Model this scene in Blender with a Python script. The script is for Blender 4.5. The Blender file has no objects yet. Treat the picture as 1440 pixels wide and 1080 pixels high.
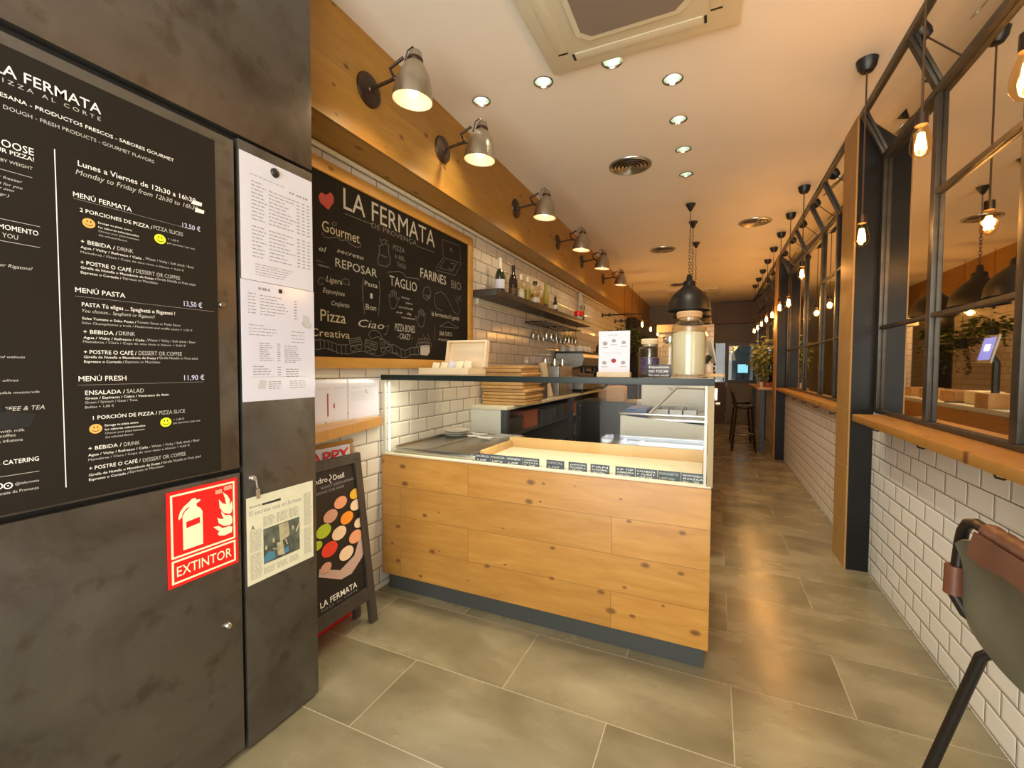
import bpy, bmesh, math, random
from mathutils import Vector, Matrix
PI = math.pi
C = bpy.context.scene.collection
random.seed(7)
V = Vector

# ------------------------------------------------------------------ camera
cam = bpy.data.cameras.new('camera'); camo = bpy.data.objects.new('camera', cam); C.objects.link(camo)
bpy.context.scene.camera = camo
cam.sensor_fit = 'HORIZONTAL'; cam.sensor_width = 36; cam.lens = 36 * 625.7 / 1440
cam.clip_start = .05; cam.clip_end = 100
yaw, pitch, roll = math.radians(24.40), math.radians(2.145), math.radians(.22)
F = V((-math.sin(yaw), math.cos(yaw), 0)); U0 = V((0, 0, 1)); Rt = V((math.cos(yaw), math.sin(yaw), 0))
F2 = F * math.cos(pitch) - U0 * math.sin(pitch); U2 = U0 * math.cos(pitch) + F * math.sin(pitch)
R2 = Rt * math.cos(roll) + U2 * math.sin(roll); U3 = U2 * math.cos(roll) - Rt * math.sin(roll)
camo.matrix_world = Matrix(((R2.x, U3.x, -F2.x, 0), (R2.y, U3.y, -F2.y, 0), (R2.z, U3.z, -F2.z, 1.35), (0, 0, 0, 1)))

# ------------------------------------------------------------------ world, exposure, large lights
w = bpy.data.worlds.new('world'); bpy.context.scene.world = w; w.use_nodes = True
w.node_tree.nodes['Background'].inputs[0].default_value = (.75, .87, 1, 1)
w.node_tree.nodes['Background'].inputs[1].default_value = 1.0
vs = bpy.context.scene.view_settings
vs.view_transform = 'Standard'; vs.look = 'None'; vs.gamma = 1; vs.use_curve_mapping = False
vs.exposure = 0.2
bpy.context.scene.cycles.caustics_reflective = False; bpy.context.scene.cycles.caustics_refractive = False
try: bpy.context.scene.display_settings.display_device = 'sRGB'
except Exception: pass

def light(name, kind, loc, energy, col, rot=None, **k):
    l = bpy.data.lights.new(name, kind); l.energy = energy; l.color = col
    for a, b in k.items(): setattr(l, a, b)
    o = bpy.data.objects.new(name, l); C.objects.link(o); o.location = loc
    if rot: o.rotation_euler = rot
    return o
# daylight through the open shop front behind the camera
DAY = light('daylight', 'AREA', (-.25, -1.55, 1.45), 135, (1, .96, .87), (PI/2, 0, 0), shape='RECTANGLE', size=2.2, size_y=2.5)
WARM = (1, .62, .28); AMBER = (1, .5, .16); LED = (1, .88, .66)

# ------------------------------------------------------------------ materials
def nt(name):
    m = bpy.data.materials.new(name); m.use_nodes = True
    return m, m.node_tree, m.node_tree.nodes['Principled BSDF']
def N(t, kind, **k):
    n = t.nodes.new(kind)
    for a, b in k.items():
        if a in n.inputs: n.inputs[a].default_value = b
        else: setattr(n, a, b)
    return n
def mathn(t, op, a, b=None, clamp=False):
    n = t.nodes.new('ShaderNodeMath'); n.operation = op; n.use_clamp = clamp
    for i, x in enumerate((a, b)):
        if x is None: continue
        if isinstance(x, (int, float)): n.inputs[i].default_value = x
        else: t.links.new(x, n.inputs[i])
    return n.outputs[0]
def ramp(t, src, stops):
    n = t.nodes.new('ShaderNodeValToRGB'); r = n.color_ramp
    while len(r.elements) < len(stops): r.elements.new(.5)
    for e, (p, c) in zip(r.elements, stops):
        e.position = p; e.color = (*c, 1) if len(c) == 3 else c
    t.links.new(src, n.inputs[0]); return n.outputs[0]
def mixc(t, fac, a, b, mode='MIX'):
    n = t.nodes.new('ShaderNodeMix'); n.data_type = 'RGBA'; n.blend_type = mode
    for i, x in ((0, fac), (6, a), (7, b)):
        if isinstance(x, (int, float)): n.inputs[i].default_value = x
        elif isinstance(x, tuple): n.inputs[i].default_value = (*x, 1)
        else: t.links.new(x, n.inputs[i])
    return n.outputs[2]
def uvw(t, u, v, su=0, sv=0):
    tc = t.nodes.new('ShaderNodeTexCoord'); sp = t.nodes.new('ShaderNodeSeparateXYZ'); cb = t.nodes.new('ShaderNodeCombineXYZ')
    t.links.new(tc.outputs['Object'], sp.inputs[0])
    t.links.new(mathn(t, 'ADD', sp.outputs[u], su), cb.inputs[0]); t.links.new(mathn(t, 'ADD', sp.outputs[v], sv), cb.inputs[1])
    return cb.outputs[0]
def bump(t, bs, h, strength=.3, dist=.01):
    b = t.nodes.new('ShaderNodeBump'); b.inputs['Strength'].default_value = strength; b.inputs['Distance'].default_value = dist
    t.links.new(h, b.inputs['Height']); t.links.new(b.outputs[0], bs.inputs['Normal'])
def mat(name, col, rough=.5, metal=0, noise=0, nscale=8, spec=.5, coat=0, bumpy=0):
    m, t, b = nt(name)
    b.inputs['Base Color'].default_value = (*col, 1); b.inputs['Roughness'].default_value = rough; b.inputs['Metallic'].default_value = metal
    b.inputs['Specular IOR Level'].default_value = spec; b.inputs['Coat Weight'].default_value = coat
    n = N(t, 'ShaderNodeTexNoise', Scale=nscale, Detail=4.0)
    tc = t.nodes.new('ShaderNodeTexCoord'); t.links.new(tc.outputs['Object'], n.inputs['Vector'])
    if noise:
        k0 = tuple(c * (1 - noise) for c in col); k1 = tuple(min(1, c * (1 + noise)) for c in col)
        t.links.new(ramp(t, n.outputs[0], [(.3, k0), (.7, k1)]), b.inputs['Base Color'])
    if bumpy: bump(t, b, n.outputs[0], bumpy, .003)
    return m
def emit(name, col, s, base=(.8, .8, .8)):
    m, t, b = nt(name)
    b.inputs['Base Color'].default_value = (*base, 1)
    b.inputs['Emission Color'].default_value = (*col, 1); b.inputs['Emission Strength'].default_value = s
    return m
def glassy(name, tint=(1, 1, 1), refl=1.0, rough=0.0):
    m, t, b = nt(name); t.nodes.remove(b)
    out = t.nodes['Material Output']; tr = N(t, 'ShaderNodeBsdfTransparent'); tr.inputs[0].default_value = (*tint, 1)
    gl = N(t, 'ShaderNodeBsdfGlossy'); gl.inputs['Roughness'].default_value = rough; gl.inputs[0].default_value = (1, 1, 1, 1)
    lw = N(t, 'ShaderNodeLayerWeight', Blend=.5); mx = N(t, 'ShaderNodeMixShader')
    f = mathn(t, 'ADD', mathn(t, 'MULTIPLY', mathn(t, 'POWER', lw.outputs['Facing'], 5.0), .7 * refl), .025 * refl, True)
    t.links.new(f, mx.inputs[0]); t.links.new(tr.outputs[0], mx.inputs[1]); t.links.new(gl.outputs[0], mx.inputs[2]); t.links.new(mx.outputs[0], out.inputs[0])
    return m
def brick(t, vec, bw, rh, mortar, smooth, off=.5):
    n = t.nodes.new('ShaderNodeTexBrick'); t.links.new(vec, n.inputs['Vector'])
    n.offset = off; n.inputs['Scale'].default_value = 1; n.inputs['Mortar Size'].default_value = mortar; n.inputs['Mortar Smooth'].default_value = smooth
    n.inputs['Brick Width'].default_value = bw; n.inputs['Row Height'].default_value = rh; n.inputs['Bias'].default_value = 0
    n.inputs['Color1'].default_value = (0, 0, 0, 1); n.inputs['Color2'].default_value = (1, 1, 1, 1); n.inputs['Mortar'].default_value = (.5, .5, .5, 1)
    return n
def tile(name, u, v, su, sv, bw, rh, col=(.84, .82, .76), grout=(.10, .085, .07)):
    m, t, b = nt(name); vec = uvw(t, u, v, su, sv)
    k = brick(t, vec, bw, rh, .0022, .1)
    k2 = brick(t, vec, bw, rh, .013, 1.0)
    var = mixc(t, k.outputs[0], tuple(c * .96 for c in col), col)
    t.links.new(mixc(t, k.outputs[1], var, grout), b.inputs['Base Color'])
    t.links.new(mathn(t, 'ADD', mathn(t, 'MULTIPLY', k.outputs[1], .6), .13), b.inputs['Roughness'])
    bump(t, b, mathn(t, 'SUBTRACT', 1.0, k2.outputs[1]), .5, .006)
    return m
def wood(name, c0, c1, u, v, rough=.45, knots=.5, planks=None, su=0, sv=0, stretch=9, seam=(.25, .13, .04), scale=3.0, tint=.12, light_seam=False):
    """u runs along the grain, v across"""
    m, t, b = nt(name); vec = uvw(t, u, v, su, sv)
    mp = N(t, 'ShaderNodeMapping'); t.links.new(vec, mp.inputs[0]); mp.inputs['Scale'].default_value = (1, stretch, 1)
    base = vec
    if planks:
        k = brick(t, vec, planks[0], planks[1], planks[2], .2, .37)
        ofs = N(t, 'ShaderNodeVectorMath', operation='MULTIPLY_ADD'); t.links.new(k.outputs[0], ofs.inputs[0]); ofs.inputs[1].default_value = (7.3, 3.1, 0); t.links.new(mp.outputs[0], ofs.inputs[2])
        gv = ofs.outputs[0]
    else: gv = mp.outputs[0]
    n = N(t, 'ShaderNodeTexNoise', Scale=scale, Detail=8.0, Roughness=.62, Distortion=.7); t.links.new(gv, n.inputs['Vector'])
    col = ramp(t, n.outputs[0], [(.3, c0), (.52, tuple((a + b_) / 2 for a, b_ in zip(c0, c1))), (.72, c1)])
    n2 = N(t, 'ShaderNodeTexNoise', Scale=1.1, Detail=2.0); t.links.new(vec, n2.inputs['Vector'])
    col = mixc(t, mathn(t, 'MULTIPLY', n2.outputs[0], .5), col, tuple(c * .72 for c in c0), 'MIX')
    if knots:
        vm = N(t, 'ShaderNodeMapping'); t.links.new(vec, vm.inputs[0]); vm.inputs['Scale'].default_value = (5, 8.5, 1)
        vo = N(t, 'ShaderNodeTexVoronoi', voronoi_dimensions='2D'); vo.inputs['Scale'].default_value = 1; t.links.new(vm.outputs[0], vo.inputs['Vector'])
        sp = t.nodes.new('ShaderNodeSeparateColor'); t.links.new(vo.outputs['Color'], sp.inputs[0])
        size = mathn(t, 'ADD', mathn(t, 'MULTIPLY', sp.outputs[0], .12), .035)
        r = mathn(t, 'DIVIDE', vo.outputs['Distance'], size)
        kf = ramp(t, mathn(t, 'MULTIPLY', r, .5), [(.25, (1, 1, 1)), (.55, (0, 0, 0))])
        on = mathn(t, 'GREATER_THAN', sp.outputs[1], 1 - knots)
        col = mixc(t, mathn(t, 'MULTIPLY', mathn(t, 'MULTIPLY', kf, on), .8), col, (.10, .035, .01))
    if planks:
        col = mixc(t, mathn(t, 'MULTIPLY', k.outputs[0], tint), col, tuple(c * .45 for c in c0))
        col = mixc(t, mathn(t, 'MULTIPLY', k.outputs[1], .75), col, seam)
    t.links.new(col, b.inputs['Base Color']); b.inputs['Roughness'].default_value = rough
    bump(t, b, n.outputs[0], .12, .004)
    return m

M = {}
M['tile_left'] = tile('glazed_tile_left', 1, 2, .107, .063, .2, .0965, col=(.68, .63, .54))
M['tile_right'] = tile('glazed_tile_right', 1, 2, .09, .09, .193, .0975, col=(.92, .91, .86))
M['tile_back'] = tile('glazed_tile_back', 0, 2, .1, .063, .2, .0965)
M['paint'] = mat('ceiling_paint', (.84, .77, .67), .75, noise=.03, nscale=1.5)
M['plaster'] = mat('plaster_wall', (.62, .56, .46), .8, noise=.04, nscale=2)
M['greywall'] = mat('grey_wall_paint', (.2, .19, .17), .8, noise=.05)
def steelplate(name, k=1.25):
    m, t, b = nt(name)
    tc = t.nodes.new('ShaderNodeTexCoord')
    n = N(t, 'ShaderNodeTexNoise', Scale=2.4, Detail=9.0, Roughness=.6, Distortion=.9); t.links.new(tc.outputs['Object'], n.inputs['Vector'])
    n2 = N(t, 'ShaderNodeTexNoise', Scale=11, Detail=6.0); t.links.new(tc.outputs['Object'], n2.inputs['Vector'])
    c = ramp(t, n.outputs[0], [(.28, (.06*k, .048*k, .038*k)), (.5, (.115*k, .106*k, .094*k)), (.75, (.15*k, .14*k, .123*k))])
    c = mixc(t, ramp(t, n2.outputs[0], [(.56, (0, 0, 0)), (.7, (.75, .75, .75))]), c, (.07*k, .055*k, .035*k))
    t.links.new(c, b.inputs['Base Color']); b.inputs['Metallic'].default_value = .8
    t.links.new(ramp(t, n2.outputs[0], [(.3, (.3,)*3), (.7, (.45,)*3)]), b.inputs['Roughness'])
    return m
M['steelplate'] = steelplate('blackened_steel')
M['steelcol'] = mat('column_steel', (.016, .016, .015), .32, 0, noise=.25, nscale=3, spec=.12)
M['bar'] = mat('window_bar_steel', (.06, .055, .046), .45, .5, noise=.25, nscale=14)
M['mirror'] = mat('mirror_glass', (.80, .76, .66), .02, 1)
def floor_mat():
    m, t, b = nt('stone_floor_tile'); vec = uvw(t, 0, 1, .3475 + 8.75, -1.645 + 4.2)
    k = brick(t, vec, .875, .42, .0022, .2)
    ofs = N(t, 'ShaderNodeVectorMath', operation='MULTIPLY_ADD'); t.links.new(k.outputs[0], ofs.inputs[0]); ofs.inputs[1].default_value = (5.3, 3.7, 0)
    mp = N(t, 'ShaderNodeMapping'); t.links.new(vec, mp.inputs[0]); mp.inputs['Scale'].default_value = (1.6, 3.0, 1); t.links.new(mp.outputs[0], ofs.inputs[2])
    n = N(t, 'ShaderNodeTexNoise', Scale=1.3, Detail=6.0, Roughness=.52, Distortion=.2); t.links.new(ofs.outputs[0], n.inputs['Vector'])
    c = ramp(t, n.outputs[0], [(.3, (.16, .137, .078)), (.45, (.21, .18, .104)), (.58, (.258, .224, .135)), (.74, (.335, .295, .185))])
    c = mixc(t, mathn(t, 'MULTIPLY', k.outputs[0], .18), c, (.12, .1, .07))
    c = mixc(t, mathn(t, 'MULTIPLY', k.outputs[1], .85), c, (.45, .4, .28))
    t.links.new(c, b.inputs['Base Color']); t.links.new(ramp(t, n.outputs[0], [(.3, (.2,)*3), (.7, (.32,)*3)]), b.inputs['Roughness'])
    bump(t, b, n.outputs[0], .04, .01)
    return m
M['floor'] = floor_mat()
M['pine_front'] = wood('honey_pine_planks', (.43, .195, .034), (.61, .32, .075), 0, 2, .4, .62, (1.25, .18, .0018), .31, -.1 + .18*4, 7, seam=(.2, .1, .03), tint=.25)
M['pine_side'] = wood('honey_pine_side', (.44, .215, .05), (.6, .33, .1), 1, 2, .4, .5, (2.2, .18, .0018), 0, -.1 + .18*4, 7)
M['beamwood'] = wood('beam_pine_cladding', (.35, .168, .02), (.48, .25, .042), 1, 2, .42, .25, (1.7, .265, .0016), .3, -2.47 + 2.65, 6)
M['soffit'] = wood('soffit_pine', (.36, .18, .03), (.48, .26, .055), 1, 0, .45, .3, None, 0, 0, 8)
M['frame_pine'] = wood('frame_pine', (.46, .23, .04), (.6, .33, .075), 1, 2, .42, .35, None)
M['bar_top'] = wood('bar_top_pine', (.42, .2, .042), (.6, .32, .085), 1, 0, .35, .3, (.6, .06, .0008), 0, 3, 6)
M['pine_x'] = wood('pale_pine', (.55, .33, .12), (.72, .47, .2), 0, 1, .45, .35, None)
M['pinepale'] = wood('pale_box_wood', (.72, .56, .36), (.8, .66, .46), 0, 2, .55, 0, None)
M['boardwood'] = wood('board_wood', (.42, .22, .065), (.7, .44, .17), 0, 1, .55, .3, None)
M['darkwood'] = wood('dark_wood', (.06, .03, .012), (.12, .06, .025), 0, 2, .5, 0, None)
M['aboardwood'] = wood('dark_stained_frame', (.035, .026, .02), (.075, .058, .045), 2, 1, .45, 0, None)
M['tilebrown'] = wood('column_wood_cladding', (.4, .22, .06), (.52, .3, .09), 2, 1, .5, .15, (.39, 5, .002), -.05, 0, 6, seam=(.55, .38, .2), tint=.2)
M['black'] = mat('black_paint', (.012, .012, .013), .42)
M['blackmatte'] = mat('matte_black', (.012, .011, .01), .7)
M['chalk'] = mat('chalkboard_face', (.012, .009, .006), .85, noise=.25, nscale=3, spec=.15)
M['chalkwhite'] = mat('chalk_white', (.36, .34, .29), .9)
M['chalkgrey'] = mat('chalk_grey', (.13, .12, .10), .9)
M['chalkcream'] = mat('chalk_cream', (.42, .37, .25), .9)
M['red'] = mat('red_ink', (.3, .03, .02), .7)
M['signred'] = mat('sign_red', (.72, .012, .01), .35)
M['signcream'] = mat('sign_cream', (.85, .82, .55), .45)
M['ink'] = mat('white_ink', (.85, .82, .76), .6)
M['inkblue'] = mat('pale_blue_ink', (.6, .64, .85), .6)
M['inkthin'] = mat('thin_white_ink', (.5, .48, .44), .6)
M['menuface'] = mat('menu_vinyl', (.014, .0105, .007), .6, noise=.1, nscale=2, spec=.2)
M['orange'] = mat('orange_face', (.85, .42, .1), .6)
M['yellow'] = mat('yellow_face', (.7, .8, .02), .6)
M['paper'] = mat('white_paper', (.64, .63, .70), .5)
M['laminate'] = mat('laminated_paper', (.63, .62, .71), .16)
M['news'] = mat('newsprint', (.66, .64, .47), .6, noise=.04, nscale=20)
M['greyink'] = mat('grey_ink', (.3, .29, .3), .7)
M['paleink'] = mat('pale_grey_ink', (.5, .49, .49), .7)
M['newsink'] = mat('newsprint_ink', (.33, .32, .24), .7)
M['darkink'] = mat('dark_ink', (.05, .05, .05), .7)
M['steel'] = mat('brushed_steel', (.5, .49, .46), .3, 1, noise=.08, nscale=30)
M['chrome'] = mat('chrome', (.75, .74, .7), .12, 1)
M['nickel'] = mat('aged_nickel_shade', (.42, .37, .29), .3, .9, noise=.2, nscale=9)
M['shadein'] = mat('shade_inside', (.8, .68, .5), .4)
M['bronze'] = mat('dark_bronze', (.07, .045, .03), .4, .8, noise=.2)
M['white'] = mat('white_enamel', (.6, .6, .53), .35)
M['cream'] = mat('cream_plastic', (.64, .58, .42), .5)
M['acgrey'] = mat('ac_filter_grey', (.22, .18, .14), .7, bumpy=.4, nscale=120)
M['glass'] = glassy('clear_glass', (.97, .985, .975), .7)
M['glassjar'] = glassy('jar_glass', (.97, .98, .96), 1.2, .02)
M['glasstop'] = mat('dark_glass_slab', (.01, .018, .016), .3, 0, spec=.25)
M['bulbglass'] = glassy('amber_bulb_glass', (1, .86, .6), 1.0)
M['filament'] = emit('glowing_filament', (1, .54, .17), 60)
M['lampglow'] = emit('lamp_bulb', (1, .78, .5), 9)
M['downglow'] = emit('downlight_glow', (.95, 1, .9), 14)
M['ledstrip'] = emit('led_strip', (1, .93, .74), .75)
M['leather'] = mat('olive_leather', (.11, .11, .08), .42, noise=.22, nscale=7, bumpy=.25)
M['brownleather'] = mat('tan_leather', (.13, .045, .022), .4, noise=.25, nscale=9, bumpy=.25)
M['tube'] = mat('gunmetal_tube', (.035, .03, .026), .35, .7)
M['leaf'] = mat('leaf_green', (.03, .05, .012), .5, noise=.5, nscale=20)
M['leafpale'] = mat('pale_leaf', (.22, .25, .08), .5, noise=.4, nscale=20)
M['flour'] = mat('flour', (.66, .57, .4), .85, noise=.04, nscale=12)
M['cork'] = mat('wooden_lid', (.5, .3, .14), .6, noise=.15, nscale=12)
M['purple'] = mat('purple_beans', (.09, .07, .16), .4, noise=.6, nscale=60)
M['cup'] = mat('cup_china', (.62, .58, .5), .25)
M['linen'] = mat('cream_napkin', (.78, .7, .5), .8)
M['tag'] = mat('slate_tag', (.035, .055, .08), .5, noise=.3, nscale=30)
M['bottlegreen'] = mat('green_bottle_glass', (.012, .025, .008), .08, coat=.5)
M['bottledark'] = mat('dark_bottle_glass', (.012, .006, .006), .08, coat=.5)
M['bottleclear'] = glassy('clear_bottle_glass', (.92, .9, .8), 1.3, .02)
M['liquor'] = mat('amber_liquor', (.36, .17, .04), .15, coat=.5)
M['oil'] = mat('yellow_green_oil', (.3, .27, .03), .15, coat=.5)
M['foil'] = mat('white_foil', (.7, .62, .5), .35)
M['screen'] = emit('tablet_screen', (.2, .3, 1), .9, (.02, .02, .05))
M['bluescreen'] = emit('kitchen_screen', (.3, .75, .9), 1.0, (.02, .04, .05))
M['redglow'] = emit('red_sign_glow', (1, .06, .03), 6)
M['darkglass'] = mat('dark_window_glass', (.008, .012, .014), .06)
M['kitchenwall'] = mat('kitchen_wall', (.05, .06, .065), .6, noise=.3, nscale=5)
M['crate'] = mat('dark_crate', (.035, .04, .042), .4)
M['terracotta'] = mat('terracotta_tray', (.35, .1, .04), .6)
M['roast1'] = mat('poster_salmon', (.75, .32, .16), .6); M['roast2'] = mat('poster_cream', (.8, .58, .38), .6); M['roast3'] = mat('poster_brown_pink', (.58, .3, .2), .6)
M['posterorange'] = mat('poster_orange', (.85, .27, .02), .6); M['postergreen'] = mat('poster_green', (.42, .52, .02), .6); M['posterred'] = mat('poster_red', (.75, .05, .02), .6)
M['posterdark'] = mat('poster_black', (.014, .011, .01), .4); M['skin'] = mat('poster_tray_pink', (.5, .33, .27), .5); M['posteryellow'] = mat('poster_yellow', (.75, .42, .03), .6)
M['newsphoto'] = mat('news_photo', (.09, .1, .075), .6, noise=.7, nscale=25); M['newsblue'] = mat('news_photo_blue', (.06, .2, .3), .6); M['newstan'] = mat('news_photo_tan', (.4, .36, .22), .6, noise=.3, nscale=30)
M['reflector'] = mat('downlight_reflector', (.5, .56, .48), .3, .5)
M['beigemetal'] = mat('beige_metal', (.26, .19, .09), .5, .3)
M['paneglass'] = glassy('display_pane_glass', (.975, .985, .978), .13)
M['plinth'] = mat('plinth_grey', (.04, .045, .04), .45)
M['wineglass'] = glassy('wine_glass', (.9, .9, .86), 2.2, .03)
M['steeldark'] = mat('dull_steel', (.27, .26, .24), .4, .9, noise=.1, nscale=20)
M['blueplastic'] = mat('blue_plastic', (.03, .07, .2), .4)
M['acrylic'] = glassy('acrylic_sheet', (.86, .88, .92), 3, .05)

# ------------------------------------------------------------------ mesh helpers
def basis(d):
    d = V(d).normalized(); a = V((0, 0, 1)) if abs(d.z) < .9 else V((1, 0, 0))
    x = a.cross(d).normalized(); return x, d.cross(x).normalized(), d
TX = {}
def glyphs(s, style):
    key = (s, style)
    if key not in TX:
        c = bpy.data.curves.new('t', 'FONT'); c.body = s; c.size = 1; c.resolution_u = 2
        if style in ('b', 'B'): c.offset = .005
        if style == 'i': c.shear = .25
        if style == 'o': c.offset = .0
        o = bpy.data.objects.new('t', c); me = bpy.data.meshes.new_from_object(o)
        vs_ = [v.co.copy() for v in me.vertices]; ps = [tuple(p.vertices) for p in me.polygons]
        bpy.data.objects.remove(o); bpy.data.meshes.remove(me); bpy.data.curves.remove(c)
        TX[key] = (vs_, ps)
    return TX[key]
class MB:
    def __init__(s): s.bm = bmesh.new(); s.sm = []
    def _faces(s, vs_, fs, smooth=False):
        bv = [s.bm.verts.new(v) for v in vs_]
        for f in fs:
            try:
                q = s.bm.faces.new([bv[i] for i in f]); q.smooth = smooth
            except ValueError: pass
        return s
    def box(s, x0, x1, y0, y1, z0, z1, bev=0):
        return s.obox(((x0+x1)/2, (y0+y1)/2, (z0+z1)/2), (abs(x1-x0), abs(y1-y0), abs(z1-z0)), None, bev)
    def obox(s, c, size, R=None, bev=0):
        b = bmesh.new(); bmesh.ops.create_cube(b, size=1)
        for v in b.verts: v.co = V((v.co.x*size[0], v.co.y*size[1], v.co.z*size[2]))
        if bev: bmesh.ops.bevel(b, geom=b.edges[:], offset=bev, segments=2, affect='EDGES', profile=.6)
        for v in b.verts: v.co = (R @ v.co if R else v.co) + V(c)
        b.verts.index_update()
        s._faces([v.co.copy() for v in b.verts], [[v.index for v in f.verts] for f in b.faces]); b.free(); return s
    def tube(s, pts, r, n=8, closed=False, cap=True, r1=None):
        pts = [V(p) for p in pts]; m = len(pts); vs_ = []; x = None
        for i, p in enumerate(pts):
            a = pts[(i-1) % m] if (closed or i) else p; b_ = pts[(i+1) % m] if (closed or i < m-1) else p
            d = (b_ - a).normalized()
            if x is None: x, y, _ = basis(d)
            else:
                x = (x - d * x.dot(d)); x = x.normalized() if x.length > 1e-6 else basis(d)[0]; y = d.cross(x)
            rr = r if r1 is None else r + (r1 - r) * i / max(1, m-1)
            vs_ += [p + (x*math.cos(2*PI*k/n) + y*math.sin(2*PI*k/n)) * rr for k in range(n)]
        fs = [(i*n+k, i*n+(k+1) % n, ((i+1) % m)*n+(k+1) % n, ((i+1) % m)*n+k) for i in range(m if closed else m-1) for k in range(n)]
        if cap and not closed: fs += [tuple(range(n-1, -1, -1)), tuple(range((m-1)*n, m*n))]
        return s._faces(vs_, fs, n > 5)
    def cyl(s, p0, p1, r0, r1=None, n=16): return s.tube([p0, p1], r0, n, r1=r1)
    def lathe(s, prof, o=(0, 0, 0), d=(0, 0, 1), n=24, flat=False):
        x, y, z = basis(d); o = V(o); vs_ = []; m = len(prof)
        for r, h in prof: vs_ += [o + z*h + (x*math.cos(2*PI*k/n) + y*math.sin(2*PI*k/n)) * max(r, 1e-4) for k in range(n)]
        fs = [(i*n+k, i*n+(k+1) % n, (i+1)*n+(k+1) % n, (i+1)*n+k) for i in range(m-1) for k in range(n)]
        if prof[0][0] > .0005 and prof[0] != prof[-1]: pass
        return s._faces(vs_, fs, not flat)
    def prism(s, poly, o, u, v, th):
        o, u, v = V(o), V(u), V(v); nrm = u.cross(v).normalized() * th; k = len(poly)
        a = [o + u*p + v*q for p, q in poly]
        return s._faces(a + [p + nrm for p in a], [tuple(range(k-1, -1, -1)), tuple(range(k, 2*k))] + [(i, (i+1) % k, k+(i+1) % k, k+i) for i in range(k)])
    def ball(s, c, r, n=12, sc=(1, 1, 1)):
        m = n//2 + 1; vs_ = []; c = V(c)
        for i in range(m+1):
            t = PI*i/m; vs_ += [c + V((r*sc[0]*math.sin(t)*math.cos(2*PI*k/n), r*sc[1]*math.sin(t)*math.sin(2*PI*k/n), r*sc[2]*math.cos(t))) for k in range(n)]
        return s._faces(vs_, [(i*n+k, (i+1)*n+k, (i+1)*n+(k+1) % n, i*n+(k+1) % n) for i in range(m) for k in range(n)], True)
    def quad(s, *p): return s._faces([V(q) for q in p], [tuple(range(len(p)))])
    def text(s, t, o, u, v, width=None, cap=.02, style='n'):
        vs_, ps = glyphs(t, style)
        if not vs_: return s
        x0 = min(p.x for p in vs_); x1 = max(p.x for p in vs_)
        sc = cap / .70; sx = (width / (x1 - x0)) if width else sc
        o, u, v = V(o), V(u), V(v)
        return s._faces([o + u*((p.x - x0)*sx) + v*(p.y*sc) for p in vs_], ps)
    def build(s, name, m, parent=None, ab=True):
        off = V((0, 0, 0)); q = parent
        while q is not None: off += q.location; q = q.parent
        bmesh.ops.remove_doubles(s.bm, verts=s.bm.verts[:], dist=1e-5)
        bmesh.ops.recalc_face_normals(s.bm, faces=s.bm.faces[:])
        me = bpy.data.meshes.new(name); s.bm.to_mesh(me); s.bm.free(); me.materials.append(M[m] if isinstance(m, str) else m)
        try: me.set_sharp_from_angle(angle=math.radians(42))
        except Exception: pass
        o = bpy.data.objects.new(name, me); C.objects.link(o)
        if parent is not None: o.parent = parent
        elif ab is True and me.vertices:       # origin at base centre
            cs = [v.co for v in me.vertices]
            off = V(((min(c.x for c in cs)+max(c.x for c in cs))/2, (min(c.y for c in cs)+max(c.y for c in cs))/2, min(c.z for c in cs)))
            o.location = off
        if off.length > 0: me.transform(Matrix.Translation(-off))
        return o
def build_blocks(mb, name, m, parent):
    """printing on a sheet: one part per block of print that stands apart from the rest"""
    bm = mb.bm; bm.verts.index_update(); seen = {}; isl = []
    for v in bm.verts:
        if v in seen: continue
        st = [v]; seen[v] = len(isl); vs_ = []
        while st:
            q = st.pop(); vs_.append(q)
            for e in q.link_edges:
                o = e.other_vert(q)
                if o not in seen: seen[o] = len(isl); st.append(o)
        isl.append([[min(q.co[k] for q in vs_) for k in range(3)], [max(q.co[k] for q in vs_) for k in range(3)]])
    n = len(isl); p = list(range(n))
    def find(i):
        while p[i] != i: p[i] = p[p[i]]; i = p[i]
        return i
    sz = [max(b[k]-a[k] for k in range(3)) for a, b in isl]
    for i in range(n):
        for j in range(i):
            d = math.sqrt(sum(max(0, isl[i][0][k]-isl[j][1][k], isl[j][0][k]-isl[i][1][k])**2 for k in range(3)))
            if d < max(.48*max(sz[i], sz[j]), .019): p[find(i)] = find(j)
    out = {}
    for f in bm.faces: out.setdefault(find(seen[f.verts[0]]), []).append(f)
    for fs in out.values():
        g = MB()
        for f in fs: g._faces([v.co.copy() for v in f.verts], [tuple(range(len(f.verts)))])
        g.build(name, m, parent)
    bm.free()
def tag(o, label=None, cat=None, group=None, kind=None):
    for k, v in (('label', label), ('category', cat), ('group', group), ('kind', kind)):
        if v: o[k] = v
    return o
def thing(name, label, cat, loc=(0, 0, 0), group=None):
    o = bpy.data.objects.new(name, None); C.objects.link(o); o.location = loc; o.empty_display_size = .05
    return tag(o, label, cat, group)
def struct(name, mb, m, parent=None, kind='structure'):
    o = mb.build(name, m, parent, ab=False)
    if parent is None: o['kind'] = kind
    return o
def dup(root, loc, rotz=None, label=None, group=None):
    r = root.copy(); C.objects.link(r); r.location = loc
    if rotz is not None: r.rotation_euler = (0, 0, rotz)
    if label: r['label'] = label
    if group: r['group'] = group
    for ch in list(root.children):
        c = ch.copy(); C.objects.link(c); c.parent = r
        for g in ch.children:
            d = g.copy(); C.objects.link(d); d.parent = c
    return r
X_, Y_, Z_ = V((1, 0, 0)), V((0, 1, 0)), V((0, 0, 1))
XL, XR, XC, XB = -1.83, .955, .83, -1.6       # left tiles, right tiles/mirror, column face, beam face
ZC = 3.0
XM = .970                      # mirror plane
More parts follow.
